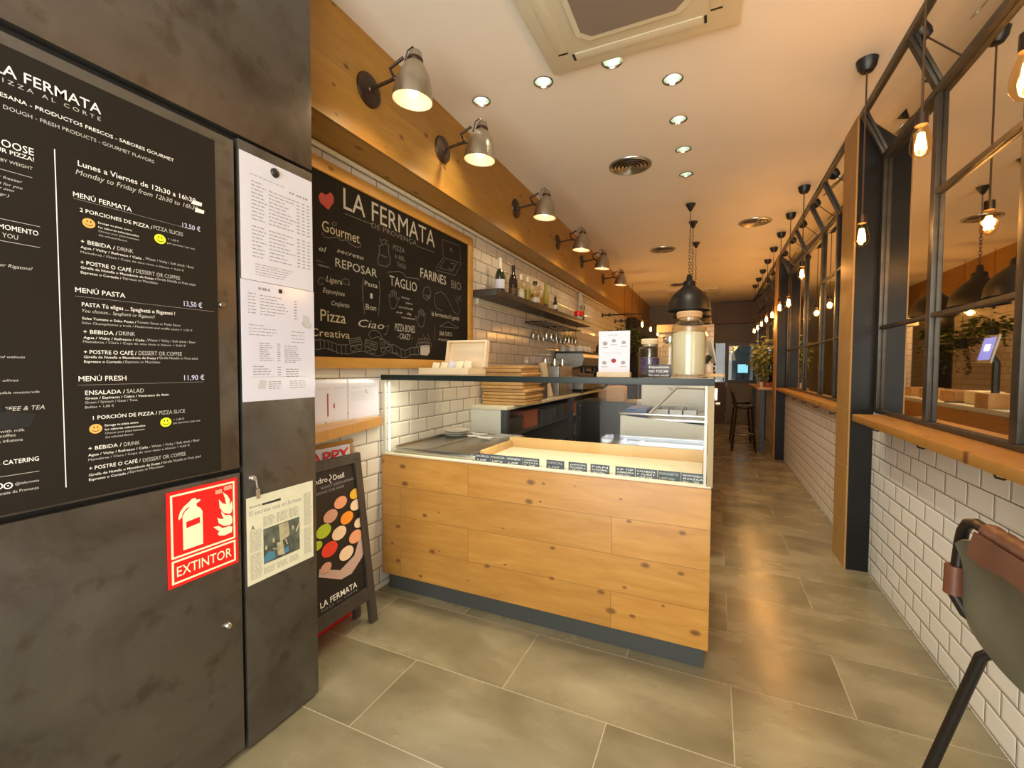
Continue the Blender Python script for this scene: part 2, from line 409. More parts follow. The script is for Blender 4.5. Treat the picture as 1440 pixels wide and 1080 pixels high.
MENU=[
('LA FERMATA', 0.441, 0.63, 1.9983, 0.0237, 'b', 'w'),
('P I Z Z A   A L   C O R T E', 0.441, 0.629, 1.981, 0.0093, 'n', 'w'),
('ESANA - PRODUCTOS FRESCOS - SABORES GOURMET', 0.449, 0.799, 1.948, 0.0089, 'b', 'w'),
('DOUGH - FRESH PRODUCTS - GOURMET FLAVORS', 0.454, 0.748, 1.9227, 0.0089, 'n', 'w'),
('CHOOSE', 0.419, 0.501, 1.8386, 0.0163, 'b', 'w'),
('YOUR PIZZA!', 0.419, 0.501, 1.8253, 0.0092, 'b', 'w'),
('SOLD BY WEIGHT', 0.419, 0.498, 1.8045, 0.0071, 'n', 'w'),
('or freezer', 0.437, 0.48, 1.7674, 0.0062, 'i', 'w'),
('eat it for you', 0.426, 0.48, 1.7534, 0.0062, 'i', 'w'),
('in our oven', 0.426, 0.466, 1.7427, 0.0062, 'i', 'w'),
('(100gr.)', 0.425, 0.458, 1.729, 0.0062, 'i', 'w'),
('AL MOMENTO', 0.42, 0.504, 1.6547, 0.0113, 'b', 'w'),
('FOR YOU', 0.419, 0.47, 1.6368, 0.0103, 'n', 'w'),
('Spaghetti or Rigatoni?', 0.395, 0.492, 1.5713, 0.0075, 'i', 'w'),
('feta and walnuts', 0.411, 0.474, 1.3666, 0.0055, 'i', 'w'),
('black olives', 0.41, 0.462, 1.3135, 0.0055, 'i', 'w'),
('and bufala mozzarella', 0.409, 0.496, 1.2856, 0.0055, 'i', 'w'),
('COFFEE & TEA', 0.417, 0.504, 1.2464, 0.01, 'i', 'w'),
('tea with milk', 0.414, 0.469, 1.1981, 0.0066, 'n', 'w'),
('coffee', 0.429, 0.454, 1.188, 0.0067, 'n', 'w'),
('& infusions', 0.425, 0.465, 1.1762, 0.0067, 'n', 'w'),
('- CATERING', 0.425, 0.491, 1.1252, 0.0101, 'b', 'w'),
('@lafermata', 0.45, 0.49, 1.0755, 0.0058, 'n', 'w'),
('Fermata de Provença', 0.414, 0.489, 1.0582, 0.0067, 'n', 'w'),
('Lunes a Viernes de 12h30 a 16h30', 0.58, 0.857, 1.8486, 0.0136, 'b', 'w'),
('Monday to Friday from 12h30 to 16h30', 0.575, 0.863, 1.8265, 0.0129, 'i', 'w'),
('MENÚ FERMATA', 0.569, 0.691, 1.7695, 0.0121, 'b', 'w'),
('12,50 €', 0.818, 0.869, 1.7652, 0.0138, 'b', 'p'),
('2 PORCIONES DE PIZZA /', 0.581, 0.739, 1.736, 0.0097, 'b', 'w'),
('PIZZA SLICES', 0.742, 0.819, 1.7378, 0.011, 'n', 'w'),
('Escoge tu pizza entre', 0.617, 0.69, 1.7171, 0.0048, 'b', 'w'),
('los sabores seleccionados', 0.617, 0.706, 1.7058, 0.0048, 'b', 'w'),
('Choose your pizza between', 0.617, 0.706, 1.696, 0.0048, 'n', 'w'),
('the selected flavors', 0.617, 0.678, 1.6854, 0.0048, 'n', 'w'),
('+ 1,50 €', 0.778, 0.807, 1.7173, 0.0054, 'n', 'w'),
('por persona / per one', 0.776, 0.852, 1.7056, 0.0054, 'n', 'w'),
('+ BEBIDA /', 0.581, 0.651, 1.6581, 0.0098, 'b', 'w'),
('DRINK', 0.656, 0.692, 1.6581, 0.0104, 'n', 'w'),
('Agua / Vichy / Refresco / Caña -', 0.58, 0.717, 1.6452, 0.0062, 'b', 'w'),
('Water / Vichy / Soft drink / Beer', 0.72, 0.848, 1.6475, 0.0069, 'n', 'w'),
('Mamabrea / Clara / Copa de vino tinto o blanco + 0,60 €', 0.58, 0.819, 1.6334, 0.0054, 'n', 'w'),
('+ POSTRE O CAFÉ /', 0.579, 0.694, 1.6055, 0.0098, 'b', 'w'),
('DESSERT OR COFFEE', 0.697, 0.808, 1.6061, 0.0107, 'n', 'w'),
('Girella de Nutella o Macedonia de frutas /', 0.579, 0.745, 1.5945, 0.0062, 'b', 'w'),
('Girella Nutella or Fruit salad', 0.747, 0.85, 1.5956, 0.007, 'n', 'w'),
('Espresso o Cortado /', 0.579, 0.663, 1.5822, 0.0062, 'b', 'w'),
('Espresso or Macchiato', 0.667, 0.749, 1.5834, 0.0066, 'n', 'w'),
('MENÚ PASTA', 0.567, 0.671, 1.5338, 0.0122, 'b', 'w'),
('13,50 €', 0.817, 0.869, 1.5309, 0.0154, 'b', 'p'),
('PASTA Tú eliges ... Spaghetti o Rigatoni !', 0.579, 0.792, 1.5, 0.0101, 'b', 'w'),
('You choose... Spaghetti or Rigatoni?', 0.579, 0.74, 1.4851, 0.0086, 'i', 'w'),
('Salsa Tomate o Salsa Pesto /', 0.579, 0.694, 1.4671, 0.0062, 'b', 'w'),
('Tomato Sauce or Pesto Sauce', 0.696, 0.806, 1.468, 0.0068, 'n', 'w'),
('Salsa Champiñones y trufa / Mushroom and truffle sauce + 1,00 €', 0.578, 0.839, 1.4558, 0.0058, 'n', 'w'),
('+ BEBIDA /', 0.58, 0.651, 1.4315, 0.0101, 'b', 'w'),
('DRINK', 0.654, 0.691, 1.4323, 0.0107, 'n', 'w'),
('Agua / Vichy / Refresco / Caña -', 0.58, 0.719, 1.4184, 0.0063, 'b', 'w'),
('Water / Vichy / Soft drink / Beer', 0.72, 0.848, 1.4197, 0.007, 'n', 'w'),
('Mamabrea / Clara / Copa de vino tinto o blanco + 0,60 €', 0.579, 0.819, 1.4083, 0.0058, 'n', 'w'),
('+ POSTRE O CAFÉ /', 0.58, 0.693, 1.3802, 0.0101, 'b', 'w'),
('DESSERT OR COFFEE', 0.698, 0.808, 1.3805, 0.0111, 'n', 'w'),
('Girella de Nutella o Macedonia de frutas /', 0.58, 0.745, 1.3692, 0.0063, 'b', 'w'),
('Girella Nutella or Fruit salad', 0.747, 0.853, 1.3701, 0.0071, 'n', 'w'),
('Espresso o Cortado /', 0.58, 0.664, 1.3574, 0.0063, 'b', 'w'),
('Espresso or Macchiato', 0.667, 0.75, 1.3578, 0.0067, 'n', 'w'),
('MENÚ FRESH', 0.568, 0.668, 1.3106, 0.013, 'b', 'w'),
('11,90 €', 0.813, 0.871, 1.3074, 0.0155, 'b', 'p'),
('ENSALADA /', 0.58, 0.664, 1.2757, 0.0107, 'b', 'w'),
('SALAD', 0.668, 0.708, 1.2758, 0.0114, 'n', 'w'),
('Green / Espinacas / Cabra / Ventresca de Atún', 0.58, 0.77, 1.2637, 0.0063, 'b', 'w'),
('Green / Spinach / Goat / Tuna', 0.579, 0.692, 1.2532, 0.0063, 'n', 'w'),
('Bolitas + 1,00 €', 0.579, 0.639, 1.2412, 0.0063, 'n', 'w'),
('1 PORCIÓN DE PIZZA /', 0.594, 0.739, 1.2108, 0.0098, 'b', 'w'),
('PIZZA SLICE', 0.744, 0.813, 1.2094, 0.011, 'n', 'w'),
('Escoge tu pizza entre', 0.618, 0.693, 1.191, 0.0055, 'b', 'w'),
('los sabores seleccionados', 0.618, 0.709, 1.1802, 0.0055, 'b', 'w'),
('Choose your pizza between', 0.618, 0.707, 1.1702, 0.0055, 'n', 'w'),
('the selected flavors', 0.618, 0.68, 1.1595, 0.0055, 'n', 'w'),
('+ 1,00 €', 0.781, 0.81, 1.1883, 0.0062, 'n', 'w'),
('por persona / per one', 0.78, 0.856, 1.1785, 0.0062, 'n', 'w'),
('+ BEBIDA /', 0.583, 0.653, 1.1329, 0.0098, 'b', 'w'),
('DRINK', 0.658, 0.695, 1.1318, 0.0104, 'n', 'w'),
('Agua / Vichy / Refresco / Caña -', 0.582, 0.72, 1.1177, 0.0064, 'b', 'w'),
('Water / Vichy / Soft drink / Beer', 0.723, 0.853, 1.1173, 0.0071, 'n', 'w'),
('Mamabrea / Clara / Copa de vino tinto o blanco + 0,60 €', 0.582, 0.824, 1.106, 0.0059, 'n', 'w'),
('+ POSTRE O CAFÉ /', 0.583, 0.696, 1.0816, 0.0098, 'b', 'w'),
('DESSERT OR COFFEE', 0.701, 0.812, 1.0799, 0.0107, 'n', 'w'),
('Girella de Nutella o Macedonia de frutas /', 0.582, 0.749, 1.0663, 0.0064, 'b', 'w'),
('Girella Nutella or Fruit salad', 0.751, 0.855, 1.066, 0.0072, 'n', 'w'),
('Espresso o Cortado /', 0.582, 0.667, 1.0544, 0.0064, 'b', 'w'),
('Espresso or Macchiato', 0.67, 0.753, 1.056, 0.0068, 'n', 'w')
]
MLINES= [(0.418, 1.7867, 0.497, 1.7909, 0.0012), (0.415, 1.6769, 0.507, 1.6723, 0.0012), (0.414, 1.6282, 0.506, 1.6267, 0.0012), (0.539, 1.8709, 0.539, 1.8709, 0.0012), (0.536, 1.0492, 0.536, 1.0492, 0.0012), (0.569, 1.765, 0.85, 1.772, 0.0012), (0.566, 1.5237, 0.907, 1.5282, 0.0012), (0.566, 1.3009, 0.867, 1.2981, 0.0012), (0.415, 1.0997, 0.491, 1.1005, 0.0012)]
SMILE= [(0.598, 1.712, 0.0131, 'o'), (0.758, 1.714, 0.0148, 'y'), (0.599, 1.187, 0.0134, 'o'), (0.761, 1.186, 0.0146, 'y'), (0.439, 1.077, 0.0075, 'w'), (0.424, 1.079, 0.0073, 'w')]
CHALK=[
('LA FERMATA', 1.814, 2.664, 2.1919, 0.1126, 'b', 'w'),
('DE PROVENÇA', 2.028, 2.453, 2.1529, 0.0305, 'n', 'w'),
('Gourmet', 1.669, 1.93, 2.0348, 0.0553, 'b', 'k'),
('el', 1.648, 1.696, 1.9307, 0.0275, 'i', 'w'),
('secreto', 1.764, 1.96, 1.9514, 0.0226, 'i', 'w'),
('siempre', 1.628, 1.685, 1.8752, 0.0086, 'n', 'w'),
('reposar...', 1.64, 1.726, 1.8559, 0.0094, 'b', 'w'),
('REPOSAR', 1.754, 2.069, 1.8734, 0.046, 'b', 'w'),
('Ligera', 1.691, 1.8, 1.7855, 0.0301, 'i', 'w'),
('Esponjosa', 1.67, 1.816, 1.727, 0.0247, 'i', 'w'),
('Crujiente', 1.725, 1.849, 1.6691, 0.0253, 'i', 'w'),
('Pizza', 1.653, 1.822, 1.5819, 0.0595, 'b', 'k'),
('Creativa', 1.591, 1.85, 1.5026, 0.0388, 'b', 'k'),
('Pasta', 1.968, 2.072, 1.8114, 0.0276, 'b', 'w'),
('I', 2.011, 2.031, 1.7448, 0.0299, 'b', 'w'),
('Bon', 1.975, 2.06, 1.6774, 0.0323, 'b', 'w'),
('Ciao', 1.915, 2.128, 1.5741, 0.0439, 'i', 'w'),
('PIZZA', 2.216, 2.327, 2.0739, 0.0299, 'n', 'w'),
('A BEL', 2.226, 2.331, 2.0228, 0.0266, 'n', 'w'),
('TAGLI', 2.248, 2.338, 1.9767, 0.0293, 'n', 'w'),
('TAGLIO', 2.181, 2.454, 1.8483, 0.0613, 'n', 'w'),
('FARINES', 2.494, 2.809, 1.9546, 0.0644, 'b', 'w'),
('BIO', 2.88, 3.023, 1.9455, 0.0619, 'n', 'w'),
('forma', 2.293, 2.373, 1.7864, 0.0129, 'i', 'w'),
('clara', 2.336, 2.406, 1.7566, 0.0131, 'i', 'w'),
('cornisada', 2.265, 2.41, 1.7226, 0.0138, 'i', 'w'),
('se  fa', 2.238, 2.393, 1.6872, 0.0147, 'i', 'w'),
('manualment', 2.292, 2.435, 1.6607, 0.012, 'i', 'w'),
('PIZZA BONES', 2.23, 2.431, 1.5751, 0.0465, 'b', 'w'),
('- CRAZY -', 2.252, 2.405, 1.527, 0.0356, 'b', 'w'),
('la fermentació genial', 2.626, 2.994, 1.7117, 0.032, 'b', 'w'),
('UNA TARTA', 2.72, 2.89, 1.5798, 0.0313, 'b', 'w'),
('PIZZA', 2.709, 2.868, 1.543, 0.0125, 'b', 'w')
]
STROKES= [[(1.822, 2.167), (2.029, 2.171)], [(2.453, 2.151), (2.657, 2.158)], [(1.677, 2.03), (1.669, 2.018), (1.687, 2.007), (1.712, 2.009), (1.765, 2.028), (1.797, 2.018), (1.831, 2.031), (1.865, 2.016), (1.912, 2.008), (1.942, 2.025), (1.936, 2.043)], [(1.747, 2.102), (1.734, 2.088), (1.739, 2.08), (1.76, 2.086), (1.766, 2.098), (1.747, 2.102)], [(2.106, 2.114), (2.098, 2.093), (2.126, 2.077), (2.091, 2.064), (2.091, 2.022), (2.077, 1.982), (2.083, 1.951), (2.153, 1.954), (2.185, 1.978), (2.186, 2.016), (2.172, 2.041), (2.176, 2.089), (2.137, 2.087), (2.162, 2.11), (2.133, 2.112), (2.112, 2.097)], [(2.091, 2.013), (2.164, 2.011)], [(1.683, 1.796), (1.654, 1.798), (1.638, 1.772), (1.648, 1.762), (1.678, 1.771)], [(1.8, 1.809), (1.817, 1.822), (1.845, 1.821), (1.853, 1.793), (1.833, 1.791), (1.805, 1.797)], [(1.959, 1.855), (1.949, 1.795), (1.954, 1.735)], [(1.951, 1.747), (1.966, 1.647)], [(2.086, 1.859), (2.095, 1.791), (2.088, 1.754)], [(2.092, 1.768), (2.08, 1.655)], [(2.128, 1.589), (2.171, 1.602), (2.142, 1.542), (2.124, 1.548)], [(1.615, 1.481), (1.654, 1.486), (1.704, 1.482), (1.773, 1.465), (1.84, 1.469)], [(1.619, 1.434), (1.678, 1.443), (1.725, 1.436), (1.773, 1.421), (1.84, 1.419), (1.905, 1.434), (1.954, 1.439), (2.005, 1.424), (2.078, 1.412), (2.148, 1.433), (2.199, 1.44), (2.259, 1.431)], [(1.649, 1.481), (1.653, 1.438)], [(1.674, 1.485), (1.678, 1.441)], [(1.699, 1.48), (1.704, 1.436)], [(1.722, 1.473), (1.727, 1.428)], [(1.754, 1.464), (1.759, 1.419)], [(1.787, 1.462), (1.792, 1.416)], [(1.818, 1.463), (1.823, 1.417)], [(2.199, 1.486), (2.206, 1.432)], [(2.236, 1.48), (2.244, 1.426)], [(1.844, 1.501), (1.93, 1.516), (1.942, 1.48), (1.942, 1.476), (1.852, 1.465), (1.844, 1.501)], [(1.97, 1.508), (2.068, 1.489), (2.065, 1.463), (2.058, 1.449), (1.964, 1.468), (1.97, 1.508)], [(2.092, 1.516), (2.099, 1.464), (2.17, 1.472), (2.177, 1.497), (2.127, 1.513), (2.092, 1.516)], [(1.876, 1.488), (1.872, 1.481), (1.864, 1.478), (1.855, 1.48), (1.852, 1.486), (1.856, 1.493), (1.864, 1.496), (1.872, 1.493), (1.876, 1.488)], [(1.904, 1.493), (1.9, 1.487), (1.891, 1.484), (1.883, 1.486), (1.88, 1.492), (1.883, 1.498), (1.892, 1.502), (1.9, 1.499), (1.904, 1.493)], [(1.928, 1.498), (1.924, 1.491), (1.916, 1.488), (1.907, 1.49), (1.904, 1.497), (1.907, 1.503), (1.916, 1.506), (1.924, 1.504), (1.928, 1.498)], [(1.893, 1.449), (1.887, 1.438), (1.872, 1.433), (1.857, 1.437), (1.852, 1.448), (1.858, 1.458), (1.872, 1.464), (1.887, 1.46), (1.893, 1.449)], [(1.942, 1.461), (1.935, 1.45), (1.92, 1.445), (1.905, 1.449), (1.899, 1.459), (1.905, 1.471), (1.92, 1.476), (1.935, 1.472), (1.942, 1.461)], [(1.994, 1.489), (1.991, 1.483), (1.983, 1.481), (1.975, 1.483), (1.971, 1.488), (1.975, 1.494), (1.983, 1.497), (1.991, 1.495), (1.994, 1.489)], [(2.027, 1.482), (2.023, 1.476), (2.015, 1.473), (2.007, 1.475), (2.003, 1.481), (2.007, 1.487), (2.015, 1.49), (2.023, 1.488), (2.027, 1.482)], [(2.053, 1.474), (2.05, 1.468), (2.041, 1.465), (2.033, 1.467), (2.029, 1.473), (2.033, 1.479), (2.041, 1.482), (2.05, 1.48), (2.053, 1.474)], [(2.006, 1.454), (2.0, 1.443), (1.985, 1.438), (1.971, 1.442), (1.965, 1.452), (1.971, 1.462), (1.986, 1.467), (2.0, 1.464), (2.006, 1.454)], [(2.051, 1.439), (2.045, 1.429), (2.031, 1.425), (2.017, 1.428), (2.011, 1.438), (2.017, 1.448), (2.031, 1.452), (2.045, 1.449), (2.051, 1.439)], [(2.139, 1.49), (2.134, 1.482), (2.123, 1.479), (2.112, 1.481), (2.108, 1.488), (2.113, 1.496), (2.123, 1.499), (2.134, 1.497), (2.139, 1.49)], [(2.141, 1.452), (2.134, 1.441), (2.119, 1.437), (2.105, 1.44), (2.099, 1.45), (2.105, 1.46), (2.12, 1.465), (2.135, 1.462), (2.141, 1.452)], [(2.188, 1.461), (2.181, 1.45), (2.166, 1.445), (2.15, 1.449), (2.144, 1.459), (2.151, 1.469), (2.166, 1.474), (2.181, 1.471), (2.188, 1.461)], [(2.012, 1.513), (1.996, 1.533), (2.009, 1.556), (2.039, 1.563), (2.079, 1.559), (2.106, 1.535), (2.113, 1.517), (2.072, 1.528), (2.038, 1.517), (2.012, 1.513)], [(2.127, 1.503), (2.17, 1.484), (2.221, 1.487), (2.275, 1.467), (2.33, 1.456), (2.388, 1.476), (2.465, 1.482)], [(2.126, 1.427), (2.184, 1.439), (2.236, 1.431), (2.29, 1.412), (2.338, 1.411), (2.396, 1.433), (2.473, 1.435)], [(2.195, 1.485), (2.202, 1.439)], [(2.236, 1.48), (2.244, 1.433)], [(2.282, 1.464), (2.29, 1.417)], [(2.326, 1.456), (2.334, 1.408)], [(2.375, 1.471), (2.383, 1.422)], [(2.421, 1.479), (2.43, 1.429)], [(2.465, 1.482), (2.473, 1.432)], [(2.176, 1.768), (2.173, 1.791), (2.184, 1.795), (2.191, 1.775), (2.193, 1.814), (2.204, 1.818), (2.208, 1.78), (2.213, 1.824), (2.225, 1.823), (2.224, 1.782), (2.233, 1.818), (2.243, 1.816), (2.241, 1.767), (2.266, 1.786), (2.277, 1.782), (2.246, 1.744), (2.235, 1.718), (2.209, 1.707), (2.19, 1.712), (2.176, 1.768)], [(2.544, 1.692), (2.549, 1.718), (2.536, 1.719), (2.527, 1.695), (2.525, 1.736), (2.513, 1.737), (2.507, 1.696), (2.502, 1.741), (2.489, 1.737), (2.489, 1.694), (2.479, 1.728), (2.468, 1.723), (2.47, 1.674), (2.443, 1.687), (2.431, 1.68), (2.464, 1.649), (2.476, 1.625), (2.505, 1.62), (2.527, 1.629), (2.544, 1.692)], [(2.616, 1.865), (2.61, 1.842), (2.595, 1.824), (2.574, 1.813), (2.552, 1.812), (2.534, 1.822), (2.524, 1.84), (2.524, 1.862), (2.535, 1.883), (2.553, 1.898), (2.575, 1.904), (2.595, 1.9), (2.61, 1.886), (2.616, 1.865)], [(2.543, 1.844), (2.57, 1.837), (2.603, 1.848), (2.599, 1.831), (2.566, 1.829)], [(2.661, 1.862), (2.681, 1.876), (2.741, 1.896), (2.793, 1.881)], [(2.666, 1.857), (2.656, 1.817), (2.68, 1.77), (2.761, 1.759)], [(2.793, 1.881), (2.858, 1.832), (2.902, 1.773), (2.976, 1.754), (3.005, 1.791), (2.982, 1.837), (2.942, 1.862), (2.959, 1.888)], [(2.97, 1.902), (3.023, 1.867)], [(3.023, 1.91), (2.97, 1.859)], [(2.66, 1.535), (2.665, 1.642), (2.725, 1.644), (2.835, 1.689), (2.982, 1.654)], [(2.665, 1.642), (2.982, 1.651)], [(2.484, 1.497), (2.477, 1.486), (2.46, 1.483), (2.447, 1.49), (2.447, 1.502), (2.46, 1.51), (2.477, 1.508), (2.484, 1.497)], [(2.518, 1.501), (2.511, 1.49), (2.494, 1.486), (2.481, 1.493), (2.481, 1.505), (2.494, 1.514), (2.511, 1.512), (2.518, 1.501)], [(2.553, 1.505), (2.545, 1.494), (2.528, 1.49), (2.515, 1.497), (2.515, 1.509), (2.528, 1.517), (2.545, 1.516), (2.553, 1.505)], [(2.588, 1.505), (2.58, 1.493), (2.563, 1.489), (2.549, 1.497), (2.549, 1.509), (2.563, 1.517), (2.581, 1.515), (2.588, 1.505)], [(2.624, 1.504), (2.616, 1.492), (2.599, 1.489), (2.585, 1.496), (2.585, 1.508), (2.599, 1.517), (2.617, 1.515), (2.624, 1.504)], [(2.502, 1.528), (2.495, 1.516), (2.478, 1.513), (2.465, 1.52), (2.465, 1.532), (2.478, 1.54), (2.495, 1.538), (2.502, 1.528)], [(2.536, 1.532), (2.529, 1.52), (2.512, 1.517), (2.499, 1.524), (2.499, 1.536), (2.512, 1.544), (2.529, 1.542), (2.536, 1.532)], [(2.572, 1.536), (2.564, 1.524), (2.547, 1.521), (2.533, 1.528), (2.533, 1.54), (2.547, 1.548), (2.564, 1.547), (2.572, 1.536)], [(2.607, 1.536), (2.599, 1.524), (2.582, 1.52), (2.568, 1.527), (2.568, 1.54), (2.582, 1.548), (2.6, 1.546), (2.607, 1.536)], [(2.523, 1.568), (2.546, 1.543)], [(2.574, 1.582), (2.597, 1.546)], [(2.758, 2.274), (2.773, 2.147), (2.682, 2.054), (2.687, 2.039), (2.936, 2.049), (3.024, 2.161), (2.773, 2.147)], [(2.758, 2.274), (3.006, 2.29), (3.012, 2.17)], [(2.859, 2.236), (2.892, 2.238), (2.859, 2.219), (2.914, 2.22)], [(2.794, 2.135), (2.722, 2.063), (2.891, 2.071), (2.971, 2.155)], [(2.869, 2.128), (2.936, 2.136), (2.902, 2.082), (2.837, 2.086)], [(2.16, 1.922), (2.271, 1.949), (2.31, 1.944), (2.342, 1.925), (2.468, 1.94), (2.485, 1.93)]]
HEART = [(1.697, 2.221), (1.667, 2.224), (1.649, 2.199), (1.66, 2.17), (1.712, 2.151), (1.746, 2.199), (1.749, 2.229), (1.728, 2.246)]
BADGE = [(2.5, 1.497), (2.597, 1.503), (2.601, 1.458), (2.573, 1.429), (2.491, 1.433), (2.491, 1.486)]

# ------------------------------------------------------------------ setting
struct('floor', MB().box(-2.0, 1.1, -2.2, 15.2, -.1, 0), 'floor')
struct('ceiling', MB().box(-2.0, 1.1, -2.2, 15.2, ZC, ZC+.1), 'paint')
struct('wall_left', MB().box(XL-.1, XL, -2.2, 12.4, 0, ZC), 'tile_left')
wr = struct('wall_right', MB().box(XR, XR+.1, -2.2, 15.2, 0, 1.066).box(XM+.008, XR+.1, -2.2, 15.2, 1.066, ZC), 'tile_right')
struct('wall_front', MB().box(-1.83, .955, -2.2, -2.0, 2.75, ZC).box(-1.83, -1.4, -2.2, -2.0, 0, 2.75), 'steelplate')
# back wall with a doorway and the kitchen window
wb = MB()
wb.box(XL, -.02, 12.4, 12.5, 0, ZC).box(-.02, XR, 12.4, 12.5, 1.98, ZC).box(.3, XR, 12.4, 12.5, 0, 1.0).box(.9, XR, 12.4, 12.5, 1.0, 1.98)
struct('wall_back', wb, 'greywall')
struct('wall_kitchen', MB().box(-1.9, 1.05, 15.0, 15.1, 0, ZC), 'kitchenwall')
# bulkhead over the left wall
struct('trim_1', MB().box(XB-.02, XB, .2, 12.4, 2.47, ZC), 'beamwood')
struct('trim_2', MB().box(XL, XB-.02, .2, 12.4, 2.47, 2.49), 'soffit')
# columns on the right, clad in wood on the aisle side, steel toward the street
for i, y in enumerate((3.62, 7.55)):
    o = struct('column_%d' % (i+1), MB().box(XC+.004, XR, y, y+.33, 0, ZC), 'steelcol')
    struct('cladding', MB().box(XC-.006, XC+.004, y+.01, y+.33, 0, ZC), 'tilebrown', o)
# kitchen window and door in the back wall
wd = struct('window_1', MB().box(.28, .92, 12.36, 12.42, 1.0, 1.06).box(.28, .92, 12.36, 12.42, 1.9, 1.98).box(.28, .33, 12.36, 12.42, 1.06, 1.9).box(.87, .92, 12.36, 12.42, 1.06, 1.9), 'black')
struct('pane', MB().box(.33, .87, 12.385, 12.395, 1.06, 1.9), 'glass', wd)
dr = struct('door_1', MB().box(-.02, .03, 12.36, 12.42, 0, 1.98).box(.25, .28, 12.36, 12.42, 0, 1.98).box(.03, .25, 12.38, 12.42, 0, 1.0), 'darkwood')
struct('pane', MB().box(.03, .25, 12.39, 12.4, 1.0, 1.98), 'glass', dr)
struct('handle', MB().tube([(.23, 12.36, .95), (.23, 12.34, .95), (.23, 12.34, 1.1), (.23, 12.36, 1.1)], .008), 'chrome', dr)
struct('trim_3', MB().box(-.02, 1.0, 12.2, 12.4, 2.45, 2.95), 'darkwood')

# ------------------------------------------------------------------ mirror wall with window bars
def mirror_section(y0, y1, vy, hz, label):
    t = thing('industrial_mirror', label, 'mirror', (XR, (y0+y1)/2, 1.07), 'window-framed mirrors on the right wall')
    MB().box(XM, XM+.007, y0, y1, 1.07, 2.685).build('mirror_pane', 'mirror', t)
    # leaning upper pane
    a, b = V((XC+.012, 0, 2.985)), V((XM, 0, 2.685)); d = (b-a).normalized(); n = V((-d.z, 0, d.x))
    if n.x < 0: n = -n
    p = MB()
    p._faces([a+Y_*y0, b+Y_*y0, b+Y_*y1, a+Y_*y1, a+Y_*y0+n*.008, b+Y_*y0+n*.008, b+Y_*y1+n*.008, a+Y_*y1+n*.008], [(0, 1, 2, 3), (7, 6, 5, 4), (0, 3, 7, 4), (1, 5, 6, 2), (0, 4, 5, 1), (3, 2, 6, 7)])
    p.build('leaning_mirror_pane', 'mirror', t)
    MB().box(XC-.004, XC+.026, y0, y1, 2.962, 2.995, .003).build('top_rail', 'bar', t)
    MB().box(XM-.03, XM, y0, y1, 2.67, 2.70, .003).build('fold_rail', 'bar', t)
    MB().box(XM-.022, XM, y0, y1, 1.069, 1.092, .003).build('bottom_rail', 'bar', t)
    for z, a0, a1 in hz: MB().box(XM-.018, XM, a0, a1, z-.011, z+.011, .003).build('cross_bar', 'bar', t)
    for y in vy:
        MB().box(XM-.022, XM, y-.024, y+.024, 1.0925, 2.69, .004).build('upright_bar', 'bar', t)
        c = (a+b)/2 - n*.01; ang = math.atan2(-(b-a).z, (b-a).x); R = Matrix.Rotation(ang, 3, 'Y')
        MB().obox((c.x, y, c.z), ((b-a).length, .04, .018), R, .003).build('leaning_bar', 'bar', t)
    return t
mirror_section(.6, 3.60, (.9, 2.12, 2.84, 3.575), ((1.61, .6, 3.6), (2.2, .6, 2.82)), 'large steel-barred mirror nearest the camera, above the pine bar top')
mirror_section(3.955, 7.53, (4.0, 4.72, 5.32, 6.2, 7.5), ((1.61, 3.955, 7.53), (2.2, 3.955, 5.3)), 'steel-barred mirror between the two steel columns')
mirror_section(7.89, 12.3, (8.0, 9.2, 10.4, 11.6), ((1.61, 7.89, 12.3), (2.2, 7.89, 12.3)), 'farthest steel-barred mirror, beyond the second column')

# bar tops under the mirrors
def bartop(y0, y1, x0, label):
    t = thing('wall_bar', label, 'bar counter', ((x0+XR)/2, (y0+y1)/2, 1.025), 'pine bar tops along the right wall')
    MB().box(x0, XR-.001, y0, y1, 1.025, 1.068, .004).build('plank', 'bar_top', t)
    y = y0 + .35
    while y < min(y1, y0 + 3):
        MB().tube([(XR-.06, y, 1.03), (XR-.06, y, 1.0), (XR-.075, y+.012, .985), (XR-.095, y+.012, .99), (XR-.1, y+.012, 1.003)], .004, 6).build('coat_hook', 'bronze', t); y += .62
    return t
bartop(.4, 3.40, .79, 'thick pine bar top running along the tiled wall nearest the camera')
bartop(3.96, 7.53, .83, 'pine bar top farther back, between the two columns')

# conduit under the soffit
MB().tube([(XL+.018, 1.31, 2.452), (XL+.018, 12.3, 2.452)], .014, 10).build('conduit_pipe', 'cream')
tag(bpy.data.objects['conduit_pipe'], 'long cream conduit pipe running under the wooden bulkhead', 'pipe')
MB().tube([(XL+.035, 6.36, 1.985), (XL+.035, 6.36, 2.435)], .03, 12).build('vertical_pipe', 'cream')
tag(bpy.data.objects['vertical_pipe'], 'short upright cream pipe beside the far end of the bottle shelf', 'pipe')

